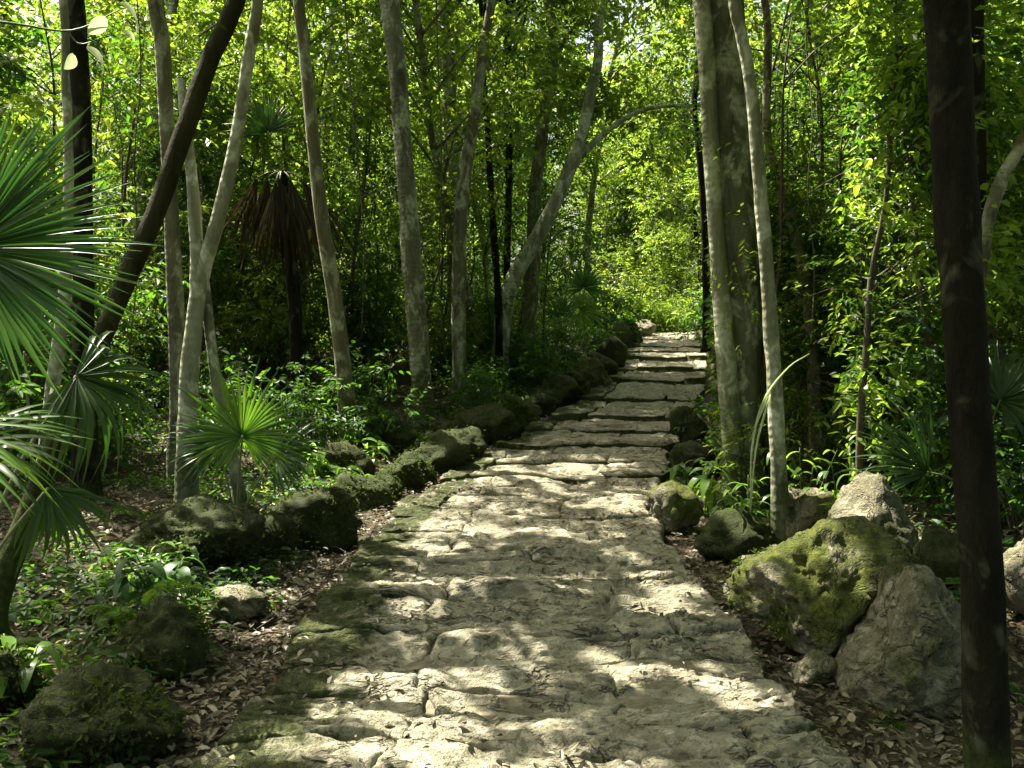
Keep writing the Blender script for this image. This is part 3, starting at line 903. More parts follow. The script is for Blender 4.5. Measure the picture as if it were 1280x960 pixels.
# left of the path
LL = [
    (132, 985, 215, 122, R_DARK, 5, "large rough boulder covered in dark moss in the bottom left corner"),
    (205, 850, 125, 90, R_DARK, 4, "dark rounded rock overgrown with ferns left of the path"),
    (12, 900, 90, 80, R_DARK, 4, "shaded rock at the left border behind the mossy corner boulder"),
    (293, 783, 92, 46, R_PALE, 4, "low pale-topped rock lying in the leaf litter beside the path"),
    (245, 722, 205, 85, R_DARK, 5, "long low dark mossy rock behind the small fan palm"),
    (395, 690, 118, 76, R_DARK, 4, "mossy kerb rock with a yellow-green sunlit right end"),
    (330, 700, 90, 56, R_DARK, 4, "dark mossy rock right behind the fan palm stem"),
    (452, 640, 80, 50, R_DARK, 4, "squat mossy kerb rock where the path edge narrows"),
    (500, 616, 62, 44, R_DARK, 4, "small rounded mossy kerb rock below the wider ones"),
    (545, 598, 100, 66, R_DARK, 4, "broad dark mossy kerb rock below the straight grey trunk"),
    (430, 600, 84, 52, R_DARK, 4, "fern-topped mossy rock on the bank beneath the slanting brown trunk"),
    (612, 560, 92, 60, R_DARK, 4, "dark mossy kerb rock below the leaning forked trunks"),
    (648, 538, 62, 52, R_MOSS, 4, "angular kerb rock with one sunlit pale face"),
    (688, 512, 86, 50, R_DARK, 4, "mossy kerb rock beside the first of the steps"),
    (735, 488, 62, 48, R_MOSS, 4, "kerb rock with a yellow mossy top beside the lower steps"),
    (762, 462, 46, 48, R_DARK, 3, "dark upright rock left of the middle steps"),
    (775, 440, 40, 44, R_DARK, 3, "dark rock left of the upper steps"),
    (805, 422, 32, 26, R_PALE, 3, "pale flat rock at the top of the steps"),
    (485, 566, 80, 48, R_DARK, 4, "moss-grown rock on the bank between the two nearest upright trunks"),
    (575, 530, 70, 44, R_DARK, 4, "moss-grown rock on the bank right of the straight grey trunk"),
    (362, 672, 70, 50, R_DARK, 4, "mossy rock squeezed between the two larger kerb rocks near the fan palm"),
    (425, 665, 60, 44, R_DARK, 4, "small dark mossy rock touching the sunlit-ended kerb rock"),
    (478, 628, 52, 36, R_DARK, 4, "little mossy rock between the squat and the rounded kerb rocks"),
    (520, 606, 56, 46, R_DARK, 4, "dark rock wedged before the broad kerb rock"),
    (578, 580, 66, 50, R_DARK, 4, "low mossy rock joining the broad kerb rock and the one under the forked trunks"),
    (560, 566, 70, 46, R_DARK, 4, "second-row mossy rock behind the broad kerb rock"),
    (668, 526, 56, 44, R_DARK, 4, "mossy rock between the sunlit angular kerb rock and the steps"),
    (712, 500, 56, 44, R_DARK, 4, "dark mossy rock beside the second step"),
    (750, 476, 46, 42, R_DARK, 3, "dark kerb rock above the yellow-topped one"),
    (788, 430, 34, 34, R_DARK, 3, "small dark rock just below the crest on the left"),
    (650, 487, 60, 36, R_DARK, 3, "mossy rock at the foot of the leaning forked trunks"),
]
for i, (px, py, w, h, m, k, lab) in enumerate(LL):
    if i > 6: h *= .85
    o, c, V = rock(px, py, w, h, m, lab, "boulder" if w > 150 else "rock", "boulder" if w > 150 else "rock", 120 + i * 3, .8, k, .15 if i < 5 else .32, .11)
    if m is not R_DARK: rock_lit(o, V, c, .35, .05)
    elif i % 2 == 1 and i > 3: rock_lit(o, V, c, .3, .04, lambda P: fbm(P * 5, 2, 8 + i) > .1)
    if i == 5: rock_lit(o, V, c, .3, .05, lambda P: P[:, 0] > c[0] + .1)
# ------------------------------------------------------------------ trees traced against the place
def trunk_pts(trace, Y=None, dY=0.0, base=None, sink=.25):
    """trace: (px, py, width) from top to base; returns base-to-top points and radii"""
    tr = trace[::-1]
    if Y is None: Y = hit(tr[0][0], tr[0][1])[1]
    n = len(tr)
    P = np.array([at(a, b, Y + dY * i / max(1, n - 1)) for i, (a, b, w) in enumerate(tr)])
    R = np.array([w * .43 * (Y + dY * i / max(1, n - 1)) / F for i, (a, b, w) in enumerate(tr)])
    return P, R, Y

def extend(P, R, ztop, up=.75, wob=.15, seed=0):
    rg = np.random.default_rng(seed)
    d = nrm(P[-1] - P[-2])
    d = nrm(d * (1 - up * .6) + np.array([0, 0, up]))
    pts, rad = list(P), list(R)
    while pts[-1][2] < ztop:
        d = nrm(d + rg.normal(size=3) * wob * np.array([1, 1, .3]) + np.array([0, 0, .12]))
        pts.append(pts[-1] + d * 1.0); rad.append(rad[-1] * .90)
    return np.array(pts), np.array(rad)

def stem_mesh(P, R, bark, parent, name="trunk", seed=0, nseg=14, flare=1.35, prof=None, bump=.09, step=.07, foot=True):
    if foot and prof is None:
        L0 = np.linalg.norm(np.diff(P, axis=0), axis=1).sum() + .25
        prof = lambda th, u: 1 + np.exp(-max(0, u * L0 - .22) / .14) * (.22 + .22 * np.cos(4 * th + seed) + .12 * np.cos(3 * th + 2 * seed))
    if foot:
        P = np.vstack([P[0] - np.array([0, 0, .25]), P]); R = np.concatenate([[R[0] * flare], R])
        R[1] *= (1 + flare) / 2
    L = np.linalg.norm(np.diff(P, axis=0), axis=1).sum()
    n = int(np.clip(L / step, 8, 150))
    PP = catmull(P, n)
    RR_ = np.interp(np.linspace(0, len(P) - 1, n), np.arange(len(P)), R)
    V, Q, T = tube(PP, RR_, nseg, bump, seed, prof)
    b = MB(); b.add(V, Q, T)
    return b.build(name, bark, parent)

def crown_for(t, P, R, bark, seed, rad, zlo, zhi, nclump, leaf=CANOPY, ntw=26, nlf=9, llen=.13, shift=(0, 0), limbs=6, clr=.75, oval=False):
    """limbs and a leafy crown round the upper trunk"""
    rg = np.random.default_rng(seed + 900)
    zi = lambda z: np.array([np.interp(z, P[:, 2], P[:, 0]), np.interp(z, P[:, 2], P[:, 1]), z])
    cz = (zlo + zhi) / 2
    ctr = zi(min(cz, P[-1][2])) + np.array([shift[0], shift[1], 0]); ctr[2] = cz
    cen = []
    while len(cen) < nclump:
        q = rg.uniform(-1, 1, 3)
        if np.linalg.norm(q) < 1 and np.linalg.norm(q) > .25:
            cen.append(ctr + q * np.array([rad, rad, (zhi - zlo) / 2]))
    cen = np.array(cen)
    tg = cen[rg.choice(len(cen), min(limbs + 3, len(cen)), False)]
    for k, e in enumerate(tg):
        s = zi(np.clip(e[2] - rg.uniform(.8, 2.0), min(zlo - 1, P[-1][2] - .5), P[-1][2] - .1))
        r0 = np.interp(s[2], P[:, 2], R) * .55
        mid = (s + e) / 2 + np.array([0, 0, .25]) + rg.normal(size=3) * .15
        PP = catmull(np.array([s, mid, e]), 12)
        if not keep(PP[4:]).all() or not keep(e[None])[0]: continue
        V, Q, T = tube(PP, np.linspace(r0, max(.012, r0 * .3), 12), 7, .1, k)
        b = MB(); b.add(V, Q, T); b.build("limb", bark, t)
    arr = shoots(rg, cen, clr * rg.uniform(.7, 1.2, len(cen)), ntw, nlf, llen, .7, True, tl=.4, wfac=.5)
    return foliage_obj("crown", t, arr, leaf, oval)

def hero(name, label, trace, bark, seed, ztop=9.0, crown=None, others=(), group=None, nseg=14, prof=None, dY=0.0, flare=1.35, cat="tree", Y=None, step=.07, bump=.10, up=.75, sun=None):
    P, R, Y = trunk_pts(trace, Y, dY)
    t = thing(name, tuple(P[0]), label, cat, group)
    Pe, Re = extend(P, R, ztop, up, seed=seed)
    if sun: carve_trunk(P, R, *sun)
    stem_mesh(Pe, Re, bark, t, "trunk", seed, nseg, flare, prof, bump, step)
    for k, tr in enumerate(others):
        if tr[0] == 'free': P2, R2, _ = trunk_pts(tr[1], Y); foot = False
        else: P2, R2, _ = trunk_pts(tr, Y + .04 * (k + 1)); foot = True
        if P2[-1][2] > at(640, 60, Y)[2]: P2, R2 = extend(P2, R2, ztop - 1, seed=seed + k + 1)
        stem_mesh(P2, R2, bark, t, "trunk", seed + 5 + k, nseg, flare, None, bump, step, foot)
    if crown: CROWNS.append((t, Pe, Re, bark, seed, crown))
    return t, Pe, Re

CROWNS = []
def CR(rad=2.6, zlo=5.2, zhi=9, n=44, **k): return dict(rad=rad, zlo=zlo, zhi=zhi, nclump=n, **k)

hero("tree", "dark slanting trunk crossing the left side from the bottom border up to the right",
     [(300, -15, 25), (262, 75, 26), (232, 160, 27), (197, 260, 28), (160, 345, 28), (120, 440, 28), (92, 505, 28), (60, 580, 30), (28, 660, 33), (-8, 760, 36)],
     BARK_OLIVE, 1, 7.5, CR(2.4, 5.0, 8.2, 40), dY=.9, Y=3.9, up=.6)
hero("tree", "pale twin-stemmed tree forking into a Y beside the dark slanting trunk",
     [(322, -10, 16), (318, 30, 17), (310, 75, 17), (295, 175, 18), (272, 275, 20), (256, 330, 22), (246, 375, 24), (236, 480, 27), (233, 560, 30), (233, 645, 34)],
     BARK_PALE, 2, 8.5, CR(2.6, 5.6, 9.0, 46), others=[('free', [(226, 100, 13), (234, 175, 15), (241, 235, 17), (245, 300, 19), (247, 368, 20)]),
     [(254, 335, 13), (258, 370, 14), (264, 430, 15), (273, 490, 16), (288, 560, 17), (300, 625, 18)]], sun=(.1, 4.6, .55, 22))
hero("tree", "mottled pale trunk standing just left of the Y-forked tree",
     [(195, -10, 22), (202, 50, 22), (208, 150, 21), (213, 250, 21), (218, 350, 22), (221, 450, 23), (222, 540, 25), (222, 610, 28)],
     BARK_GREY, 3, 9, CR(2.6, 5.4, 9.2, 44), sun=(.1, 4.6, .55, 27))
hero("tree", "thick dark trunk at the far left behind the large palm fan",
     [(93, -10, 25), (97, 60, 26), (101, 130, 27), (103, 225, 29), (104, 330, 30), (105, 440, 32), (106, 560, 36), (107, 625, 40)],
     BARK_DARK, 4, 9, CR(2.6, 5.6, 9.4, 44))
hero("tree", "slim white-flecked trunk hugging the thick dark trunk behind the palm fan",
     [(77, -10, 12), (82, 100, 12), (86, 200, 13), (82, 350, 17), (74, 425, 19), (64, 500, 21), (58, 560, 23), (52, 640, 26)],
     BARK_PALE, 5, 8, CR(2.2, 5.4, 8.4, 34), sun=(.1, 4.6, .55, 24))
hero("tree", "slender brown trunk curving slightly, in front of the hanging dead palm leaves",
     [(374, -10, 16), (380, 60, 17), (386, 120, 18), (395, 210, 18), (405, 290, 20), (415, 350, 21), (426, 430, 23), (433, 500, 25), (438, 558, 29)],
     BARK_MID, 6, 9.5, CR(2.8, 6.8, 10.0, 42), sun=(.1, 4.6, .55, 27))
hero("tree", "straight grey ringed trunk rising alone left of the path",
     [(486, -10, 28), (497, 90, 27), (503, 180, 27), (510, 250, 28), (515, 330, 28), (522, 410, 29), (527, 480, 31), (531, 540, 36)],
     BARK_GREY, 7, 10, CR(3.0, 7.8, 11.0, 40), nseg=18, sun=(.1, 4.6, .55, 26))
hero("tree", "greenish trunk just right of the straight grey ringed one, bending at mid height",
     [(614, -10, 13), (604, 60, 15), (594, 140, 17), (583, 200, 19), (577, 260, 20), (574, 330, 20), (573, 400, 21), (575, 470, 23), (577, 510, 27)],
     BARK_MID, 8, 11, CR(3.0, 8.2, 11.4, 38), sun=(.1, 4.6, .55, 25))
hero("tree", "pale trunk leaning right over the path, lowest of the forked pair",
     [(748, 70, 14), (740, 110, 16), (727, 170, 18), (700, 240, 20), (670, 300, 22), (646, 340, 24), (632, 380, 26), (626, 430, 27), (622, 485, 31)],
     BARK_PALE, 9, 8.2, CR(2.6, 4.5, 8.4, 60, shift=(.9, .6), leaf=LEAF, limbs=-2), up=.35, sun=(.1, 4.6, .55, 24))
hero("tree", "brown trunk standing behind the leaning pale one and crossing it",
     [(692, 60, 14), (686, 105, 16), (676, 180, 18), (668, 250, 19), (666, 320, 22), (661, 390, 25), (654, 470, 30)],
     BARK_MID, 10, 9.5, CR(2.6, 7.4, 10.2, 32))
hero("tree", "very thin dark stem between the bending greenish trunk and the leaning pale one",
     [(604, 90, 8), (608, 140, 8), (612, 210, 9), (617, 290, 10), (622, 360, 10), (624, 430, 11), (620, 490, 13)],
     BARK_DARK, 11, 9, CR(1.6, 7.4, 9.6, 12), nseg=8)
hero("tree", "thin straight dark stem left of the crossing forked trunks",
     [(634, 60, 8), (636, 120, 9), (636, 230, 10), (634, 320, 10), (632, 400, 12), (632, 470, 14)],
     BARK_DARK, 12, 9, CR(1.6, 7.4, 9.6, 12), nseg=8)
hero("tree", "faint grey trunk far behind the straight grey ringed one",
     [(556, -10, 18), (559, 60, 19), (563, 140, 20), (566, 230, 20), (568, 330, 21), (570, 440, 24)],
     BARK_GREY, 13, 12, CR(3.0, 7.5, 12, 40), Y=19)

# right side
def flute(th, u):
    d = np.angle(np.exp(1j * (th - math.pi * 1.06)))
    return 1 + .05 * np.exp(-(d / .42) ** 2) - .12 * np.exp(-((d - .75) / .28) ** 2) - .10 * np.exp(-((d + .8) / .3) ** 2) + .05 * np.cos(3 * th + 1 + 1.5 * u)
CLEAR += [(1.80, 7.1, .75), (1.82, 6.2, .6), (1.3, 2.8, .5), (1.75, 5.0, 1.0)]
tF, PF, RF = hero("tree", "stout fluted grey-green trunk with a pale ridge, right of the path",
     [(903, -10, 64), (908, 60, 63), (913, 120, 62), (918, 220, 62), (923, 310, 60), (928, 400, 58), (931, 480, 56), (934, 560, 54), (936, 640, 56)],
     BARK_BIG, 20, 10.5, CR(3.0, 6.2, 10.6, 56), nseg=40, prof=flute, flare=1.25, step=.06, bump=.09, up=.9, sun=(.1, 4.6, .4, 57))
Pq, Rq, _ = trunk_pts([(876, -10, 25), (882, 60, 25), (886, 120, 24), (891, 220, 23), (897, 310, 24), (904, 400, 27), (910, 480, 29), (916, 560, 30), (919, 645, 36)], PF[0][1] - .10)
carve_trunk(Pq, Rq, .1, 4.6, .75, 8)
Pq, Rq = extend(Pq, Rq, 9.0, .9, seed=20)
stem_mesh(Pq, Rq, BARK_PALE, tF, "trunk", 29, 20, 1.2, None, .06, .06)["label"] = "pale smooth ridge fused to the left of the trunk"
hero("tree", "slender pale trunk right in front of the stout fluted one",
     [(917, -10, 17), (926, 40, 17), (936, 90, 18), (944, 160, 19), (951, 250, 20), (958, 330, 21), (965, 430, 22), (970, 520, 23), (974, 600, 24), (976, 690, 26)],
     BARK_PALE, 21, 8.5, CR(2.3, 5.0, 8.6, 40), nseg=16, step=.06, sun=(.1, 4.6, .55, 33))
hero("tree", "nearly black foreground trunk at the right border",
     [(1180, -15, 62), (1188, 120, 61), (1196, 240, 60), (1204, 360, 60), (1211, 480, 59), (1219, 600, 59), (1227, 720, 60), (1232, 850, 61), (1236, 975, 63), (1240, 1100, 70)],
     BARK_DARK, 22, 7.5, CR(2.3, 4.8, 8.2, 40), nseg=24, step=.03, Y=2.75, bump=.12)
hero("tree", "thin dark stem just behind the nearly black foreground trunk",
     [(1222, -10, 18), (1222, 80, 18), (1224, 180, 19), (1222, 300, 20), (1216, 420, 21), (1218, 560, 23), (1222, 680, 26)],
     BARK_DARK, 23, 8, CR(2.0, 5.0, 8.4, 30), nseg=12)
hero("tree", "brown branching stem bending in from the right border behind the black trunk",
     [(1330, 95, 17), (1300, 140, 18), (1276, 182, 18), (1252, 225, 18), (1238, 265, 18), (1230, 310, 19), (1216, 400, 20), (1214, 540, 21), (1216, 690, 24)],
     BARK_MID, 24, 7.5, CR(2.0, 4.6, 8.0, 30), nseg=12)
hero("tree", "pinkish thin trunk slanting within the leaves right of the slender pale one",
     [(958, 150, 12), (968, 210, 12), (985, 262, 13), (1000, 320, 14), (1010, 380, 15), (1016, 450, 16), (1020, 540, 18)],
     mat_bark("bark_pinkish", (.10, .075, .05), (.24, .18, .13), (.45, .38, .32), .5, .5, rings=.3), 25, 9, CR(2.4, 6.0, 9.4, 34), nseg=10, Y=8.6)
hero("tree", "thin dark trunk inside the leafy wall left of the black foreground trunk",
     [(1126, -10, 14), (1132, 80, 15), (1140, 200, 15), (1146, 320, 16), (1150, 440, 17), (1152, 560, 19)],
     BARK_GREY, 26, 9, CR(2.6, 6.0, 9.6, 36), nseg=10, Y=8.2)
hero("tree", "dark stem seen left of the stout fluted trunk beyond the path edge",
     [(868, 120, 9), (872, 170, 9), (878, 240, 10), (882, 330, 10), (884, 420, 12)],
     BARK_DARK, 27, 10, CR(2.2, 6.5, 10, 26), nseg=8, Y=14)

for t_, P_, R_, b_, s_, c_ in CROWNS: crown_for(t_, P_, R_, b_, s_, **c_)

# ------------------------------------------------------------------ trees further in: a few kinds, copied
def proto_tree(seed, h, rad, zlo, leaf, bark, nclump, r0):
    rg = np.random.default_rng(seed)
    pts = [np.array([0, 0, -.3])]
    d = np.array([rg.normal() * .08, rg.normal() * .08, 1.0])
    while pts[-1][2] < h - .5:
        d = nrm(d + rg.normal(size=3) * np.array([.09, .09, 0]))
        pts.append(pts[-1] + d * .9)
    P = np.array(pts); R = np.linspace(r0, r0 * .35, len(P))
    V, Q, T = tube(catmull(P, 40), np.interp(np.linspace(0, 1, 40), np.linspace(0, 1, len(P)), R), 9, .12, seed)
    b = MB(); b.add(V, Q, T)
    tm = mesh("trunk", V, [Q, T], bark)
    cen = []
    while len(cen) < nclump:
        z = zlo + (h + .6 - zlo) * rg.uniform() ** .8
        rr = rad * (0.35 + .65 * math.sin(math.pi * min(1, (z - zlo + .6) / (h + 1.2 - zlo))))
        a = rg.uniform(0, 6.28); q = rr * math.sqrt(rg.uniform())
        c = np.array([np.interp(z, P[:, 2], P[:, 0]) + q * math.cos(a), np.interp(z, P[:, 2], P[:, 1]) + q * math.sin(a), z])
        cen.append(c)
    cen = np.array(cen)
    lb = MB()
    for e in cen[::3]:
        z0 = max(.5, e[2] - .9)
        s = np.array([np.interp(z0, P[:, 2], P[:, 0]), np.interp(z0, P[:, 2], P[:, 1]), z0])
        lb.add(*tube(catmull(np.array([s, (s + e) / 2 + [0, 0, .15], e]), 6), np.linspace(r0 * .3, .008, 6), 5))
    lm = mesh("limbs", np.concatenate(lb.V), [np.concatenate(lb.Q), np.concatenate(lb.T)], bark)
    V, Q, T = leaf_arrays(*shoots(rg, cen, .62 * rg.uniform(.7, 1.25, len(cen)), 16, 8, .135, .75, False, tl=.4, wfac=.5), oval=False)
    cm = mesh("crown", V, [np.zeros((0, 4), int), T], leaf, False)
    return tm, lm, cm
PT = [proto_tree(301, 11, 2.3, 3.0, LEAF, BARK_GREY, 90, .10), proto_tree(302, 12.5, 2.5, 4.5, LEAF_B, BARK_MID, 95, .12),
      proto_tree(303, 9.5, 2.2, 1.8, LEAF_B, BARK_MID, 85, .08), proto_tree(304, 13, 2.7, 2.6, LEAF, BARK_DARK, 110, .13),
      proto_tree(305, 8, 1.9, 1.0, LEAF_D, BARK_OLIVE, 80, .07)]
KIND = ["slim grey-barked tree", "tall bright-leaved tree", "light green leafy tree", "tall dark-barked tree", "low dark-leaved tree"]
def plant_tree(k, x, y, s, a):
    t = thing("tree", (x, y, float(G(x, y))), KIND[k], "tree", "trees deeper in the forest")
    describe(t, KIND[k], x, y)
    t.rotation_euler = (0, 0, a); t.scale = (s, s, s)
    ob("trunk", PT[k][0], t); ob("limb", PT[k][1], t); ob("crown", PT[k][2], t)
rt = np.random.default_rng(77)
spots = []
tries = 0
while len(spots) < 112 and tries < 20000:
    tries += 1
    y = 14 + 36 * rt.uniform() ** .9
    x = rt.uniform(-.72 * y - 3, .74 * y + 4)
    if -1.6 < 0: pass
    if Xl(y) - (1.3 if y < 30 else .6) < x < Xr(y) + (1.3 if y < 30 else .6): continue
    px = 640 + x / y * F
    if y < 22 and 690 < px < 900: continue
    if y < 17 and 440 < px < 690: continue
    if any((x - a) ** 2 + (y - b) ** 2 < 2.0 ** 2 for a, b in spots): continue
    spots.append((x, y))
spots = [q for q in spots if math.hypot(q[0] - 5.0, q[1] - 40.5) > 4.2]      # a small glade where the path turns
for px, y in [(800, 47), (840, 48.5), (875, 47.5), (770, 46), (735, 48), (820, 44.5), (905, 46), (858, 43.5), (880, 38.5), (897, 42), (870, 45), (852, 40), (905, 36), (790, 50), (760, 51), (850, 51.5), (820, 53)]:
    spots.append(((px - 640) / F * y, y))
for x, y in [(-4, -3), (-1.5, -5), (2, -4.5), (4.8, -3), (-6, -6), (0, -8), (3.5, -8), (7, -6), (-3.5, -9), (6, -11), (-7, -12), (1.5, -12.5), (-5.5, 0), (6, .5), (8.5, 3), (-8.5, 2.5)]:  # forest going on behind and beside the viewpoint, unseen, added to block sky light
    spots.append((x, y))
extra = [(-.5, 23.2)]
spots += extra
for i, (x, y) in enumerate(spots):
    k = int(rt.choice(5, p=[.2, .22, .28, .15, .15]))
    if y > 30 and rt.uniform() < .5: k = 2
    if (x, y) in extra: k = i % 2
    plant_tree(k, x, y, rt.uniform(.8, 1.15), rt.uniform(0, 6.28))
# closing belt of far forest
n = 110000
yy = rt.uniform(50, 62, n); xx = rt.uniform(-52, 56, n); zz = G(xx, yy, False) + 19 * rt.uniform(0, 1, n) ** 1.35
side = rt.uniform(size=n) < .35
sx = np.where(rt.uniform(size=n) < .5, -1, 1)
yy = np.where(side, rt.uniform(4, 50, n), yy)
xx = np.where(side, sx * (yy * .72 + 8 + rt.uniform(0, 6, n)), xx)
zz = np.where(side, G(xx, yy, False) + 15 * rt.uniform(0, 1, n), zz)
Pn = np.stack([xx, yy, zz], 1)
cl = fbm(Pn * .45, 3, 6) > -.25
Pn = Pn[cl]; n = len(Pn)
far = foliage_obj("distant_forest", None, (Pn, rt.normal(size=(n, 3)) + [0, 0, -.3], rt.normal(size=(n, 3)) * .6 + [0, 0, 1], rt.uniform(.3, .62, n), rt.uniform(.16, .34, n)), LEAF, False)
tag(far, kind="stuff")
# ------------------------------------------------------------------ saplings and shrubs of the understorey
def sapling(x, y, h, rad, seed, leaf, zlo, ncl, llen, label, group, ntw=18, nlf=8, oval=True, clr=.40, wfac=.46, name="sapling", cat="sapling"):
    rg = np.random.default_rng(seed)
    z = float(G(x, y))
    t = thing(name, (x, y, z), label, cat, group)
    describe(t, label, x, y)
    pts = [np.array([x, y, z - .15])]
    d = np.array([rg.normal() * .12, rg.normal() * .12, 1.0])
    while pts[-1][2] < z + h:
        d = nrm(d + rg.normal(size=3) * np.array([.10, .10, 0]) - np.array([d[0] * .3, d[1] * .3, 0])); pts.append(pts[-1] + d * .5)
    P = np.array(pts); R = np.linspace(.012 + .005 * h, .006, len(P))
    V, Q, T = tube(catmull(P, 26), np.interp(np.linspace(0, 1, 26), np.linspace(0, 1, len(P)), R), 6)
    b = MB(); b.add(V, Q, T); b.build("stem", TWIG, t)
    u = rg.uniform(0, 1, ncl) ** .85
    zc = z + zlo + (h - zlo) * u
    rr = rad * (.4 + .6 * np.sin(math.pi * np.clip(u * .9 + .05, 0, 1))) * np.sqrt(rg.uniform(0, 1, ncl))
    a = rg.uniform(0, 6.28, ncl)
    cx = np.interp(zc, P[:, 2], P[:, 0]); cy = np.interp(zc, P[:, 2], P[:, 1])
    cen = np.stack([cx + rr * np.cos(a), cy + rr * np.sin(a), zc], 1)
    bb = MB()
    bb.add(*tube(catmull(P[:3], 4), np.full(4, .006), 4))
    for i, e in enumerate(cen):
        if not (keep(e[None]) & clear(e[None]))[0]: continue
        s = np.array([np.interp(e[2] - .3, P[:, 2], P[:, 0]), np.interp(e[2] - .3, P[:, 2], P[:, 1]), max(z + .05, e[2] - .3)])
        bb.add(*tube(catmull(np.array([s, (s + e) / 2 + [0, 0, .06], e]), 5), np.linspace(.009, .004, 5), 4))
    tag(bb.build("branches", TWIG, t), kind="stuff")
    foliage_obj("foliage", t, shoots(rg, cen, clr * rg.uniform(.7, 1.3, ncl), ntw, nlf, llen, .75, True, tl=.3, wfac=wfac), leaf, oval)
    return t
ru = np.random.default_rng(404)
GR = "saplings forming the leafy wall right of the path"
# right wall
pos = []
tries = 0
while len(pos) < 60 and tries < 5000:
    tries += 1
    y = ru.uniform(6.6, 16)
    px = ru.uniform(975, 1420)
    x = (px - 640) / F * y
    if x < Xr(y) + 1.0: continue
    if y < 8.2 and px < 1085: continue
    if any((x - a) ** 2 + (y - b) ** 2 < .75 ** 2 for a, b in pos): continue
    pos.append((x, y))
for px, y in [(985, 9.6), (1010, 10.4), (1040, 9.2), (1065, 10.8), (1000, 12.0), (1035, 12.6), (1075, 9.0), (1120, 9.8), (1160, 10.6), (970, 13.5)]:
    pos.append(((px - 640) / F * y, y))
for i, (x, y) in enumerate(pos):
    lf = [LEAF, LEAF_D, LEAF_D, LEAF, LEAF_B][i % 5]
    lab = {id(LEAF): "mid-green sapling", id(LEAF_B): "bright yellow-green sapling", id(LEAF_D): "dark green sapling"}[id(lf)]
    sapling(x, y, ru.uniform(3.2, 5.6), ru.uniform(.8, 1.2), 500 + i, lf, .5, 30, float(ru.choice([.045, .06, .07, .085])), lab, GR, ntw=24, wfac=ru.uniform(.32, .58), oval=(y < 9.5))
# left and behind the left trunks
GL = "saplings filling in behind the trunks left of the path"
pos = []
tries = 0
while len(pos) < 58 and tries < 8000:
    tries += 1
    y = ru.uniform(8, 19)
    px = ru.uniform(-180, 735)
    x = (px - 640) / F * y
    if x > Xl(y) - 1.2: continue
    if y < 13.5 and px > 60: continue
    if y < 14.5 and px > 330: continue
    if y < 16.5 and px > 540: continue
    if any((x - a) ** 2 + (y - b) ** 2 < .75 ** 2 for a, b in pos): continue
    pos.append((x, y))
for px, y in [(180, 13.8), (250, 14.6), (290, 13.9), (330, 15.2), (372, 16), (440, 15.3), (470, 16.8), (130, 12.6), (220, 16.5)]:
    pos.append(((px - 640) / F * y, y))
for i, (x, y) in enumerate(pos):
    lf = [LEAF, LEAF_D, LEAF_B, LEAF_D, LEAF][i % 5]
    lab = {id(LEAF): "mid-green sapling", id(LEAF_B): "bright yellow-green sapling", id(LEAF_D): "dark green sapling"}[id(lf)]
    sapling(x, y, ru.uniform(3.4, 6.2), ru.uniform(.9, 1.4), 600 + i, lf, .7, 30, float(ru.choice([.06, .07, .085, .11])), lab, GL, wfac=ru.uniform(.32, .58), oval=(y < 9))
# low shrubs: five kinds, copied
def proto_shrub(seed, h, rad, leaf, llen, ncl=14, ntw=9):
    rg = np.random.default_rng(seed)
    cen = np.stack([rg.normal(0, rad * .45, ncl), rg.normal(0, rad * .45, ncl), h * (.25 + .75 * rg.uniform(0, 1, ncl))], 1)
    b = MB()
    for e in cen:
        b.add(*tube(catmull(np.array([[e[0] * .2, e[1] * .2, -.05], [e[0] * .5, e[1] * .5, e[2] * .6], e]), 6), np.linspace(.012, .004, 6), 4))
    sm = mesh("stem", np.concatenate(b.V), [np.concatenate(b.Q), np.concatenate(b.T)], TWIG)
    V, Q, T = leaf_arrays(*shoots(rg, cen, .24, ntw, 8, llen, .8, False, tl=.24), oval=True)
    return sm, mesh("foliage", V, [Q], leaf, False)
PS = [proto_shrub(41, .9, .6, LEAF_D, .085), proto_shrub(42, 1.3, .7, LEAF, .08), proto_shrub(43, .6, .5, LEAF_D, .07), proto_shrub(44, .8, .6, LEAF_B, .08), proto_shrub(45, 1.7, .8, LEAF_D, .10, 18)]
SK = ["knee-high dark shrub", "waist-high green shrub", "small low dark shrub", "knee-high bright shrub", "tall dark-leaved shrub"]
pos = []
tries = 0
while len(pos) < 150 and tries < 20000:
    tries += 1
    y = 5.5 + 24 * ru.uniform() ** 1.25
    px = ru.uniform(-150, 1430)
    x = (px - 640) / F * y
    dl = Xl(y) - x; dr = x - Xr(y)
    if max(dl, dr) < (1.0 if y < 12 else .75): continue
    if dl > 0 and y < 8.5 and dl < 2.6: continue
    if dr > 0 and y < 7.5 and px < 1240: continue
    if any((x - a) ** 2 + (y - b) ** 2 < .55 ** 2 for a, b in pos): continue
    pos.append((x, y))
for _ in range(400):
    if len(pos) > 235: break
    y = ru.uniform(23, 48); px = ru.uniform(-60, 1340); x = (px - 640) / F * y
    if max(Xl(y) - x, x - Xr(y)) < 1.0 and y < 34: continue
    if any((x - a) ** 2 + (y - b) ** 2 < 1.2 for a, b in pos): continue
    pos.append((x, y))
for px, y in [(760, 33.5), (780, 34), (800, 34.6), (818, 34.2), (835, 34.8), (852, 34.2), (870, 34), (885, 33.6), (790, 36), (825, 36.2), (860, 36), (770, 37), (845, 37.5), (765, 31), (885, 31.5), (890, 29), (750, 29), (758, 26), (893, 26.5), (745, 24), (896, 24)]:
    pos.append(((px - 640) / F * y, y))
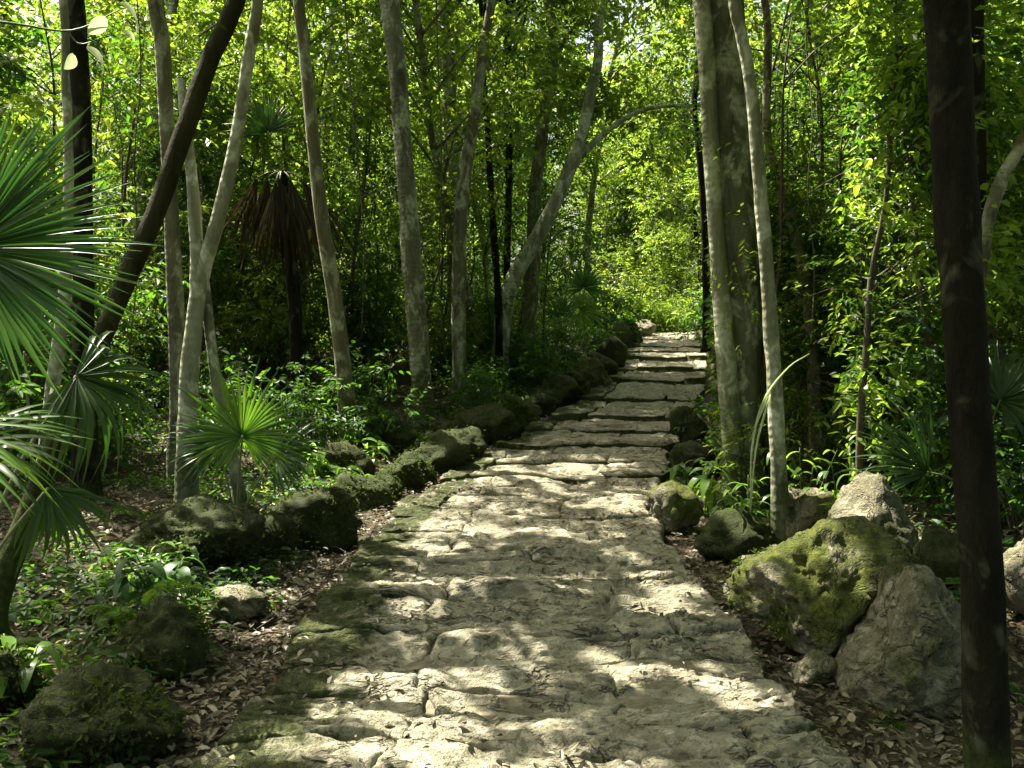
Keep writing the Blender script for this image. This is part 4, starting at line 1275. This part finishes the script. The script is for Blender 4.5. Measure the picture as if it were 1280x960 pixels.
for i, (x, y) in enumerate(pos):
    k = int(ru.choice(5, p=[.28, .2, .22, .12, .18]))
    if (max(Xl(y) - x, x - Xr(y)) < 1.6 or y < 11.5) and k in (1, 4): k = 2 if k == 1 else 0
    if y > 31 and 735 < 640 + F * x / y < 910: k = int(ru.choice([1, 3, 3]))
    elif y > 33: k = int(ru.choice([1, 3, 4]))
    t = thing("shrub", (x, y, float(G(x, y))), SK[k], "shrub", "shrubs of the forest floor")
    describe(t, SK[k], x, y)
    s = ru.uniform(.8, 1.25) * (1.7 if y > 24 else 1); t.scale = (s, s, s); t.rotation_euler = (0, 0, ru.uniform(0, 6.28))
    ob("stem", PS[k][0], t); ob("foliage", PS[k][1], t)

# ------------------------------------------------------------------ ground herbs (uncountable) 
def herbs(n, x0, x1, y0, y1, name, mat, llen, hgt, lim=.25):
    x = ru.uniform(x0, x1, n); y = y0 + (y1 - y0) * ru.uniform(0, 1, n) ** 1.2
    d = np.maximum(Xl(y) - x, x - Xr(y))
    patch = fbm(xyz(x * .9, y * .9), 2, 21)
    m = (d > lim) & (patch > -.05)
    x, y = x[m], y[m]; n = len(x); K = 9
    z = G(x, y)
    a = ru.uniform(0, 6.28, (n, K)); rr = ru.uniform(.2, 1, (n, K)) * .09
    P = np.stack([x[:, None] + rr * np.cos(a), y[:, None] + rr * np.sin(a), z[:, None] + hgt * ru.uniform(.2, 1, (n, K))], -1).reshape(-1, 3)
    D = np.stack([np.cos(a), np.sin(a), ru.normal(-.1, .3, (n, K))], -1).reshape(-1, 3)
    k = keep(P)
    P, D = P[k], D[k]
    L = llen * ru.uniform(.6, 1.4, len(P))
    tag(foliage_obj(name, None, (P, D, np.array([0, 0, 1.0]) + ru.normal(0, .35, P.shape), L, L * .48), mat), kind="stuff")
herbs(2000, -6, Xl(9), 3.0, 14, "undergrowth", LEAF_D, .06, .14, .45)
herbs(900, 1.6, 7, 4.5, 14, "undergrowth", LEAF_D, .07, .18, .8)
herbs(1500, -4, 12, 13, 30, "undergrowth", LEAF, .10, .3, .35)
herbs(1200, -4, 12, 11, 24, "undergrowth", LEAF_D, .09, .25, .35)
herbs(650, -4.2, -1.35, 3.1, 8.5, "undergrowth", LEAF_D, .055, .12, .22)
herbs(350, -5, -1, 3.0, 11, "undergrowth", LEAF, .05, .16, .5)

# ------------------------------------------------------------------ fan palms
def leaflet_mesh(wd, droop, mat, kink=0.0, st=8):
    u = np.linspace(0.02, 1, st)
    w = wd * np.interp(u, [0, .4, .62, 1], [.22, 1.0, .85, .04])
    z = -droop * np.clip(u - .35, 0, 1) ** 2 * 1.6
    x = u * (1 - droop * .35 * u)
    y = kink * np.clip(u - .5, 0, 1) ** 2
    V = []
    for i in range(st):
        V += [(x[i], y[i] - w[i] / 2, z[i] + w[i] * .22), (x[i], y[i], z[i] - w[i] * .10), (x[i], y[i] + w[i] / 2, z[i] + w[i] * .22)]
    Q = []
    for i in range(st - 1):
        a = i * 3
        Q += [(a, a + 3, a + 4, a + 1), (a + 1, a + 4, a + 5, a + 2)]
    return mesh("leaflet", np.array(V), [np.array(Q)], mat, True)
_lf = {}
def frond(parent, hub, base, axis, normal, rad, n=40, span=300, mat=PALM, droop=.25, joined=False, pet=PETIOLE, seed=0, name="frond", wmul=1.0, len_end=.65, jit=1.0):
    """one fan: a petiole from base to hub and leaflets spread in the plane (axis, axis x normal)"""
    rg = np.random.default_rng(seed)
    hub = np.array(hub, float); base = np.array(base, float)
    off = np.array(parent.location)
    axis = nrm(axis); normal = nrm(np.array(normal) - axis * (np.array(normal) @ axis)); side = np.cross(normal, axis)
    mid = (hub + base) / 2 + np.array([0, 0, .10 * np.linalg.norm(hub - base)])
    pp = catmull(np.array([base, mid, hub]), 10)
    V, Q, T = tube(pp, np.linspace(.010, .006, 10) * (rad / .5) ** .5, 6)
    b = MB(); b.add(V, Q, T)
    if joined: allV, allQ, k0 = [], [], len(V)
    fr = None
    if not joined: fr = b.build(name, pet, parent)
    key = (id(mat), n, span, round(droop, 2), wmul)
    if key not in _lf:
        wd = 2 * math.sin(math.radians(span / n) / 2) * .45 * 1.15 * wmul
        _lf[key] = [leaflet_mesh(wd, droop * q, mat, kk) for q, kk in ((.6, .05), (1.0, -.06), (1.5, .1), (.8, -.12))]
    jm = MB()
    for i in range(n):
        a = math.radians(-span / 2 + span * (i + .5) / n) + rg.normal() * .020 * jit
        d = axis * math.cos(a) + side * math.sin(a)
        d = nrm(d + normal * rg.normal(.10, .05 * jit))
        zl = nrm(normal + np.array([0, 0, .45]) - d * ((normal + np.array([0, 0, .45])) @ d))
        yl = np.cross(zl, d)
        L = rad * (len_end + (1 - len_end) * math.cos(a / 2) ** .8 if abs(a) < math.pi else len_end) * rg.uniform(.82, 1.07)
        me = _lf[key][int(rg.integers(4))]
        M = np.stack([d, yl, zl], 1) * L
        if joined:
            co = np.empty(len(me.vertices) * 3, np.float32); me.vertices.foreach_get("co", co); co = co.reshape(-1, 3)
            qq = np.array([p.vertices[:] for p in me.polygons])
            jm.add(co @ M.T + hub, qq)
        else:
            o = ob("leaflet", me, fr)
            Mx = Matrix(M.tolist()).to_4x4()
            Mx.translation = Vector((hub - off).tolist())
            o.matrix_local = Mx
    if joined:
        f = jm.build(name, mat, parent, True)
        b.build("petiole", pet, f).location = (0, 0, 0)
        ch = f.children[0]
        co = np.empty(len(ch.data.vertices) * 3, np.float32); ch.data.vertices.foreach_get("co", co)
        co = co.reshape(-1, 3) - off; ch.data.vertices.foreach_set("co", co.ravel())
    return fr

def face(hub, tilt=(0, 0, .3)):
    return nrm(EYE - np.array(hub)) + np.array(tilt)

# large palm at the left border
bx, by_ = -1.92, 3.0
pb = np.array([bx, by_, float(G(bx, by_))])
tp = thing("fan_palm", tuple(pb), "large fan palm at the left border with a shiny round leaf", "palm")
b = MB(); b.add(*tube(catmull(np.array([pb + [0, 0, -.2], pb + [.02, 0, .25], pb + [0, .02, .5]]), 10), np.linspace(.06, .045, 10), 9, .25, 3)); b.build("trunk", BARK_DARK, tp)
ps = pb + np.array([0, .02, .45])
h1 = at(-38, 310, 2.6)
frond(tp, h1, ps, (.86, .1, .12), face(h1, (-.05, 0, .28)), .52, 104, 320, PALM, .10, seed=1, wmul=1.5, jit=.45)
h2 = at(95, 470, 3.6)
frond(tp, h2, ps, (.75, .3, -.5), face(h2, (.1, 0, .9)), .50, 32, 200, PALM_D, .8, seed=2)
h3 = at(-60, 560, 2.35)
frond(tp, h3, ps, (.9, .1, -.02), face(h3, (0, 0, 1.6)), .36, 30, 220, PALM_D, .35, seed=3)
h4 = at(-95, 530, 2.2)
frond(tp, h4, ps, (.85, .1, -.28), face(h4, (0, 0, 1.2)), .40, 14, 60, PALM_Y, .3, seed=4, wmul=.8)
h5 = at(60, 610, 3.3)
frond(tp, h5, ps, (.3, .1, -.8), face(h5, (0, 0, .4)), .36, 18, 120, PALM_D, .6, seed=5)
# small palm beside the path
sb = hit(296, 698)
tp2 = thing("fan_palm", tuple(sb), "small bright fan palm standing on a thin stem among the left rocks", "palm")
b = MB(); b.add(*tube(catmull(np.array([sb + [0, 0, -.1], sb + [.01, 0, .12], sb + [0, .01, .22]]), 8), np.linspace(.022, .014, 8), 7, .2, 3)); b.build("trunk", BARK_DARK, tp2)
Y2_ = sb[1]
h = at(303, 545, Y2_ - .05)
frond(tp2, h, sb + [0, .01, .2], (.06, -.1, 1), face(h, (0, 0, 1.1)), .58, 46, 310, PALM_M, .4, seed=11, wmul=.8)
h = at(272, 560, Y2_ + .15)
frond(tp2, h, sb + [0, .01, .2], (-.7, .2, .6), face(h, (-.2, 0, 1.2)), .40, 28, 240, PALM, .45, seed=12)
h = at(345, 570, Y2_ + .2)
frond(tp2, h, sb + [0, .01, .2], (.8, .2, .4), face(h, (.2, 0, 1.2)), .40, 28, 240, PALM, .45, seed=13)
# palms further in
def far_palm(px, pyb, label, fans, trunk_h=.2, mat=PALM, Y=None):
    p = hit(px, pyb) if Y is None else None
    if Y is not None:
        q = at(px, pyb, Y); p = np.array([q[0], Y, float(G(q[0], Y))])
    t = thing("fan_palm", tuple(p), label, "palm")
    b = MB(); b.add(*tube(catmull(np.array([p + [0, 0, -.15], p + [.01, 0, trunk_h * .5], p + [0, .01, trunk_h]]), 8), np.linspace(.05, .035, 8), 7, .2, 3)); b.build("trunk", BARK_DARK, t)
    for k, (fx, fy, r, ax, m, n, sp) in enumerate(fans):
        h = at(fx, fy, p[1] - .1 * (k % 2))
        frond(t, h, p + [0, 0, trunk_h], ax, face(h, (0, 0, .7)), r * p[1] / F, n, sp, m, .35, joined=True, seed=int(px) + k)
    return t
far_palm(735, 450, "fan palm with one bright radiating leaf left of the upper steps",
         [(725, 388, 46, (.8, -.1, .1), PALM_Y, 26, 260), (700, 395, 36, (-.5, 0, .6), PALM, 24, 260), (730, 360, 40, (.1, 0, 1), PALM, 24, 260)])
far_palm(606, 462, "fan palm with upright bright leaves between the thin stems",
         [(606, 408, 36, (0, -.1, 1), PALM_Y, 20, 200), (603, 425, 30, (-.3, -.2, -.2), PALM_Y, 16, 260), (612, 395, 38, (.2, 0, 1), PALM, 20, 150)])
far_palm(1150, 600, "dark fan palm in the leafy wall left of the black foreground trunk",
         [(1130, 345, 85, (-.5, 0, .4), PALM_D, 28, 300), (1175, 330, 80, (.4, 0, .7), PALM_D, 28, 300)], .5, Y=7.6)
far_palm(1215, 640, "dark fan palm with a low leaning leaf behind the right boulders",
         [(1160, 590, 120, (-.75, -.1, .65), PALM_D, 26, 120), (1250, 500, 90, (.5, 0, .8), PALM_D, 28, 280)], .3, Y=5.8)
far_palm(40, 560, "dark fan palm behind the slim white-flecked trunk",
         [(30, 440, 90, (-.2, 0, 1), PALM_D, 28, 280)], .3, Y=6.6)
# taller palm with hanging dead leaves
q = at(372, 470, 12.3); pz = float(G(q[0], 12.3)); p0 = np.array([q[0], 12.3, pz])
tpm = thing("palm_tree", tuple(p0), "palm tree with a brown skirt of dead hanging leaves behind the slender brown trunk", "palm")
top = at(352, 215, 12.3)
b = MB(); b.add(*tube(catmull(np.array([p0 + [0, 0, -.2], p0 * .5 + top * .5 + [.05, 0, 0], top]), 30), np.linspace(.10, .075, 30), 10, .2, 7)); b.build("trunk", BARK_DARK, tpm)
for k, (fx, fy, r, ax, m, sp, nm) in enumerate([
    (322, 222, 120, (-.35, 0, -.95), DEAD, 34, "dead_frond"), (362, 222, 150, (.22, -.1, -1), DEAD, 34, "dead_frond"), (345, 226, 130, (-.05, -.1, -1), DEAD, 30, "dead_frond"),
    (378, 225, 150, (.45, 0, -.95), DEAD, 32, "dead_frond"), (335, 222, 140, (-.2, .1, -1), DEAD, 30, "dead_frond"), (350, 224, 145, (.1, .1, -1), DEAD, 40, "dead_frond"),
    (335, 165, 60, (-.2, 0, 1), PALM_D, 200, "frond")]):
    h = at(fx, fy, 12.25 - .12 * (k % 3))
    frond(tpm, h, top, ax, face(h, (0, 0, .5 if sp > 100 else 0)), r * 12.2 / F, 26 if sp > 100 else 10, sp, m, .4, joined=True, seed=60 + k, name=nm, wmul=1.0 if sp > 100 else .9)

# ------------------------------------------------------------------ broad-leaved plants and ferns
def broad_leaf(L, wd, arch, st=8):
    u = np.linspace(0, 1, st); w = wd * np.sin(math.pi * np.clip(u * .92 + .06, 0, 1)) ** .8
    x = u - arch * .3 * u ** 3; z = .25 * u - arch * u ** 2
    V, Q = [], []
    for i in range(st): V += [(x[i] * L, -w[i] / 2 * L, z[i] * L + w[i] * .12 * L), (x[i] * L, 0, z[i] * L), (x[i] * L, w[i] / 2 * L, z[i] * L + w[i] * .12 * L)]
    for i in range(st - 1): a = i * 3; Q += [(a, a + 3, a + 4, a + 1), (a + 1, a + 4, a + 5, a + 2)]
    return np.array(V), np.array(Q)
_bl = {}
def plant(px, pyb, label, leaves, mat=BROAD, name="leafy_plant", cat="plant", Y=None, stem_top=None, Ln=.22, wd=.28, arch=.7, seed=0, nst=1):
    """leaves: number of leaves, each its own object round short stems"""
    rg = np.random.default_rng(seed)
    p = hit(px, pyb)
    if Y is not None:
        q = at(px, pyb, Y); p = np.array([q[0], Y, float(G(q[0], Y))])
    t = thing(name, tuple(p), label, cat)
    key = (id(mat), wd, arch)
    if key not in _bl: _bl[key] = [mesh("leaf", *(lambda v: (v[0], [v[1]]))(broad_leaf(1, wd * q, arch * r_)), mat, True) for q, r_ in ((1, 1), (.85, .6), (1.1, 1.4))]
    top = stem_top if stem_top is not None else .25
    for s in range(nst):
        e = np.array([rg.normal(0, .10), rg.normal(0, .08), top * rg.uniform(.7, 1.15)])
        pp = catmull(np.array([[0, 0, -.05], e * .5 + [.01, 0, .02], e]), 10)
        V, Q, T = tube(pp, np.linspace(.007, .003, 10), 5)
        ob("stem", mesh("stem", V, [Q, T], STEM_G), t)
        for k in range(leaves):
            u = .25 + .75 * (k + .5) / leaves
            pos_ = np.array([np.interp(u, np.linspace(0, 1, 10), pp[:, c]) for c in range(3)])
            a = k * 2.4 + rg.uniform(-.4, .4) + s
            o = ob("leaf", _bl[key][int(rg.integers(3))], t, tuple(pos_))
            L = Ln * rg.uniform(.65, 1.2)
            o.rotation_euler = (rg.normal(0, .25), rg.uniform(-.5, .15), a); o.scale = (L, L, L)
    return t
plant(932, 640, "broad-leaved plant with lit arching leaves at the foot of the fluted trunk", 8, nst=4, stem_top=.55, seed=1, Y=6.6, Ln=.17, wd=.2)
plant(880, 600, "bright leafy plant overhanging the right path edge", 7, nst=3, stem_top=.5, seed=2, Y=8.0, Ln=.26)
plant(1000, 600, "bright leafy plant right of the slender pale trunk behind the rocks", 7, nst=4, stem_top=.65, seed=3, Y=6.9, Ln=.17, wd=.2)
plant(905, 600, "leafy lit plant just left of the fluted trunk base", 8, nst=3, stem_top=.45, seed=21, Y=6.9, Ln=.16, wd=.2)
plant(960, 610, "leafy plant between the fluted and the slender pale trunks", 8, nst=4, stem_top=.6, seed=22, Y=6.8, Ln=.15, wd=.2)
plant(850, 560, "leafy plant on the shaded rock at the right path edge", 7, nst=3, stem_top=.4, seed=23, Y=8.8, Ln=.22)
plant(1050, 590, "dark leafy plant behind the tall pale-topped boulder", 7, BROAD, nst=3, stem_top=.5, seed=4, Y=6.4, Ln=.2)
plant(25, 870, "bright fern-like plant at the left border above the corner boulder", 8, nst=3, stem_top=.22, seed=5, Y=3.7, Ln=.2, wd=.3)
plant(195, 770, "fern-like plant draped over the dark rounded rock on the left", 9, mat_leaf("leaf_fern", [(.02, .06, .012), (.035, .085, .016), (.05, .1, .02)], [(.06, .2, .015), (.1, .26, .02), (.14, .3, .03)], .4, .4, .5, isl=False),
      nst=5, stem_top=.30, seed=6, Y=4.75, Ln=.17, wd=.3)
plant(200, 715, "lit herb growing in the litter behind the fern-covered rock", 7, nst=4, stem_top=.18, seed=7, Ln=.13)
plant(345, 760, "small herb beside the pale-topped rock in the litter", 6, nst=2, stem_top=.12, seed=8, Ln=.11)
plant(465, 585, "little fern on the mossy kerb rocks below the grey trunk", 7, nst=3, stem_top=.3, seed=9, Y=9.6, Ln=.2)
plant(400, 600, "tuft of leaves on the bank below the slender brown trunk", 7, nst=4, stem_top=.35, seed=10, Y=9.0, Ln=.2)
# long strap leaves crossing the slender pale trunk
sp = at(930, 600, 6.25); sp[2] = float(G(sp[0], sp[1]))
ts = thing("strap_plant", tuple(sp), "plant with long thin whitish strap leaves beside the slender pale trunk", "plant")
for k, pts in enumerate([[(938, 640), (940, 560), (955, 500), (985, 460), (1012, 442)], [(938, 640), (945, 560), (962, 495), (950, 520), (937, 552)]]):
    Pp = catmull(np.array([at(a, b_, 6.2 - .05 * i) for i, (a, b_) in enumerate(pts)]), 18)
    Tn = nrm(np.gradient(Pp, axis=0)); Sd = nrm(np.cross(Tn, [0, 1, .2]))
    w = np.interp(np.linspace(0, 1, 18), [0, .5, 1], [.005, .009, .002])[:, None]
    V = np.stack([Pp - Sd * w, Pp + [0, .006, 0], Pp + Sd * w], 1).reshape(-1, 3)
    Q = []
    for i in range(17): a = i * 3; Q += [(a, a + 3, a + 4, a + 1), (a + 1, a + 4, a + 5, a + 2)]
    bq = MB(); bq.add(V, np.array(Q)); bq.build("leaf", SUNLIT_LEAF, ts)
# sunlit pale leaves on a twig at the top left
tw0 = at(60, 40, 2.9)
tb = thing("leafy_twig", tuple(tw0), "thin twig with a few pale sunlit leaves in the top left corner", "twig")
Pp = catmull(np.array([at(-60, 20, 2.7), at(20, 30, 2.85), at(90, 38, 2.95), at(150, 12, 3.0)]), 16)
bq = MB(); bq.add(*tube(Pp, np.linspace(.005, .002, 16), 5))
Pq = catmull(np.array([at(85, 38, 2.95), at(100, 55, 2.95), at(135, 45, 2.95)]), 8); bq.add(*tube(Pq, np.linspace(.003, .0015, 8), 4))
bq.build("stem", STEM_G, tb)
for (px, py, L, rot) in [(152, 4, 48, 1.2), (108, 60, 44, 1.1), (132, 22, 34, 2.7), (92, 68, 28, 2.3), (154, 38, 20, .6)]:
    o = ob("leaf", mesh("leaf", *(lambda v: (v[0], [v[1]]))(broad_leaf(1, .55, .5)), SUNLIT_LEAF, True), tb)
    P_ = at(px, py, 2.95)
    o.location = tuple(P_ - tw0); s_ = L * 2.95 / F
    o.scale = (s_, s_, s_); o.rotation_euler = (1.0, .5, rot)
    carve_spot(P_, .05)
# hanging lianas
for k, (pts, Y, lab) in enumerate([
    ([(1012, -20), (1008, 60), (1016, 150), (1010, 240), (1018, 330), (1014, 430)], 7.6, "thin liana hanging in the leafy wall right of the slender pale trunk"),
    ([(430, -20), (436, 80), (446, 190), (455, 300), (452, 420)], 12.0, "thin liana hanging between the slender brown and the straight grey trunks"),
    ([(545, -20), (548, 90), (552, 210), (549, 330), (556, 450)], 13.4, "thin liana hanging just right of the straight grey trunk"),
    ([(170, -20), (176, 90), (168, 200), (172, 330), (160, 450)], 8.0, "thin liana hanging left of the mottled pale trunk")]):
    Pp = catmull(np.array([at(a, b_, Y + .1 * math.sin(i * 2)) for i, (a, b_) in enumerate(pts)]), 40)
    Pp = np.vstack([Pp[0] + [0, 0, 4.5], Pp])
    bq = MB(); bq.add(*tube(Pp, np.full(41, .006 * Y / 8), 5, .1, k))
    tag(bq.build("liana", TWIG), lab, "liana")

# ferns: arching fronds with many small leaflets
FERN = mat_leaf("fern_leaf", [(.020, .055, .009), (.035, .085, .013), (.055, .105, .018)], [(.08, .20, .012), (.16, .32, .02), (.26, .42, .03)], .45, .45, .35)
def fern_frond(L, arch, n=15):
    u = np.linspace(.08, 1, n)
    mid = np.stack([u - .25 * arch * u ** 3, 0 * u, .55 * u - arch * u ** 2], 1) * L
    T = nrm(np.gradient(mid, axis=0))
    w = L * .30 * np.sin(math.pi * np.clip(.12 + .88 * u, 0, 1)) ** .8 + .006
    P = np.concatenate([mid, mid]); sd = np.concatenate([np.tile([0, 1.0, 0], (n, 1)), np.tile([0, -1.0, 0], (n, 1))])
    D = sd + np.concatenate([T, T]) * .45 + np.array([0, 0, -.15])
    V, Q, _ = leaf_arrays(P, D, np.tile([0, 0, 1.0], (2 * n, 1)) + .01, np.concatenate([w, w]), np.full(2 * n, L * .052), True, .2)
    b = MB(); b.add(V, Q)
    full = np.vstack([[0, 0, 0], mid])
    b.add(*tube(full, np.linspace(.003, .001, len(full)), 4))
    return mesh("frond", np.concatenate(b.V), [np.concatenate(b.Q), np.concatenate(b.T)], FERN, False)
FF = [fern_frond(1.0, a) for a in (.5, .75, 1.0)]
def fern(px, py, size, lift=0.0, n=9):
    p = hit(px, py); p = p + np.array([0, 0, lift])
    t = thing("fern", tuple(p), "fern", "fern", "ferns among the rocks")
    describe(t, "green fern low to the ground" if lift == 0 else "green fern on a mossy rock", p[0], p[1])
    for k in range(n):
        o = ob("frond", FF[int(ru.integers(3))], t)
        s_ = size * ru.uniform(.7, 1.15); o.scale = (s_, s_, s_)
        o.rotation_euler = (0, ru.uniform(-.35, .25), k * 6.283 / n + ru.uniform(-.3, .3))
for a, b_, c_, l_ in [(30, 860, .26, 0), (150, 790, .22, .1), (215, 800, .24, .22), (100, 740, .24, 0), (40, 760, .26, 0), (60, 905, .2, 0), (165, 745, .2, 0), (250, 690, .24, .2), (130, 700, .26, 0), (360, 655, .22, .15), (430, 600, .3, .1), (470, 570, .3, .1),
                      (545, 565, .26, .15), (395, 610, .3, 0), (340, 620, .3, 0), (500, 555, .3, 0), (600, 530, .34, .1), (660, 500, .36, .1), (700, 475, .36, .1), (850, 590, .26, .15), (880, 560, .3, 0), (990, 640, .24, 0), (940, 660, .2, 0), (1060, 600, .3, 0), (1170, 700, .26, 0),
                      (1280, 740, .26, 0), (870, 520, .34, 0), (895, 490, .36, 0), (1285, 870, .2, 0), (1110, 905, .14, 0), (70, 640, .3, 0), (180, 650, .28, 0)]:
    fern(a, b_, c_, l_)
settle_labels()
_m = {o.data.name: o.data for o in S.objects if o.type == 'MESH'}
print("unique triangles", sum(len(m.loops) - 2 * len(m.polygons) for m in _m.values()), "objects", len(S.objects))
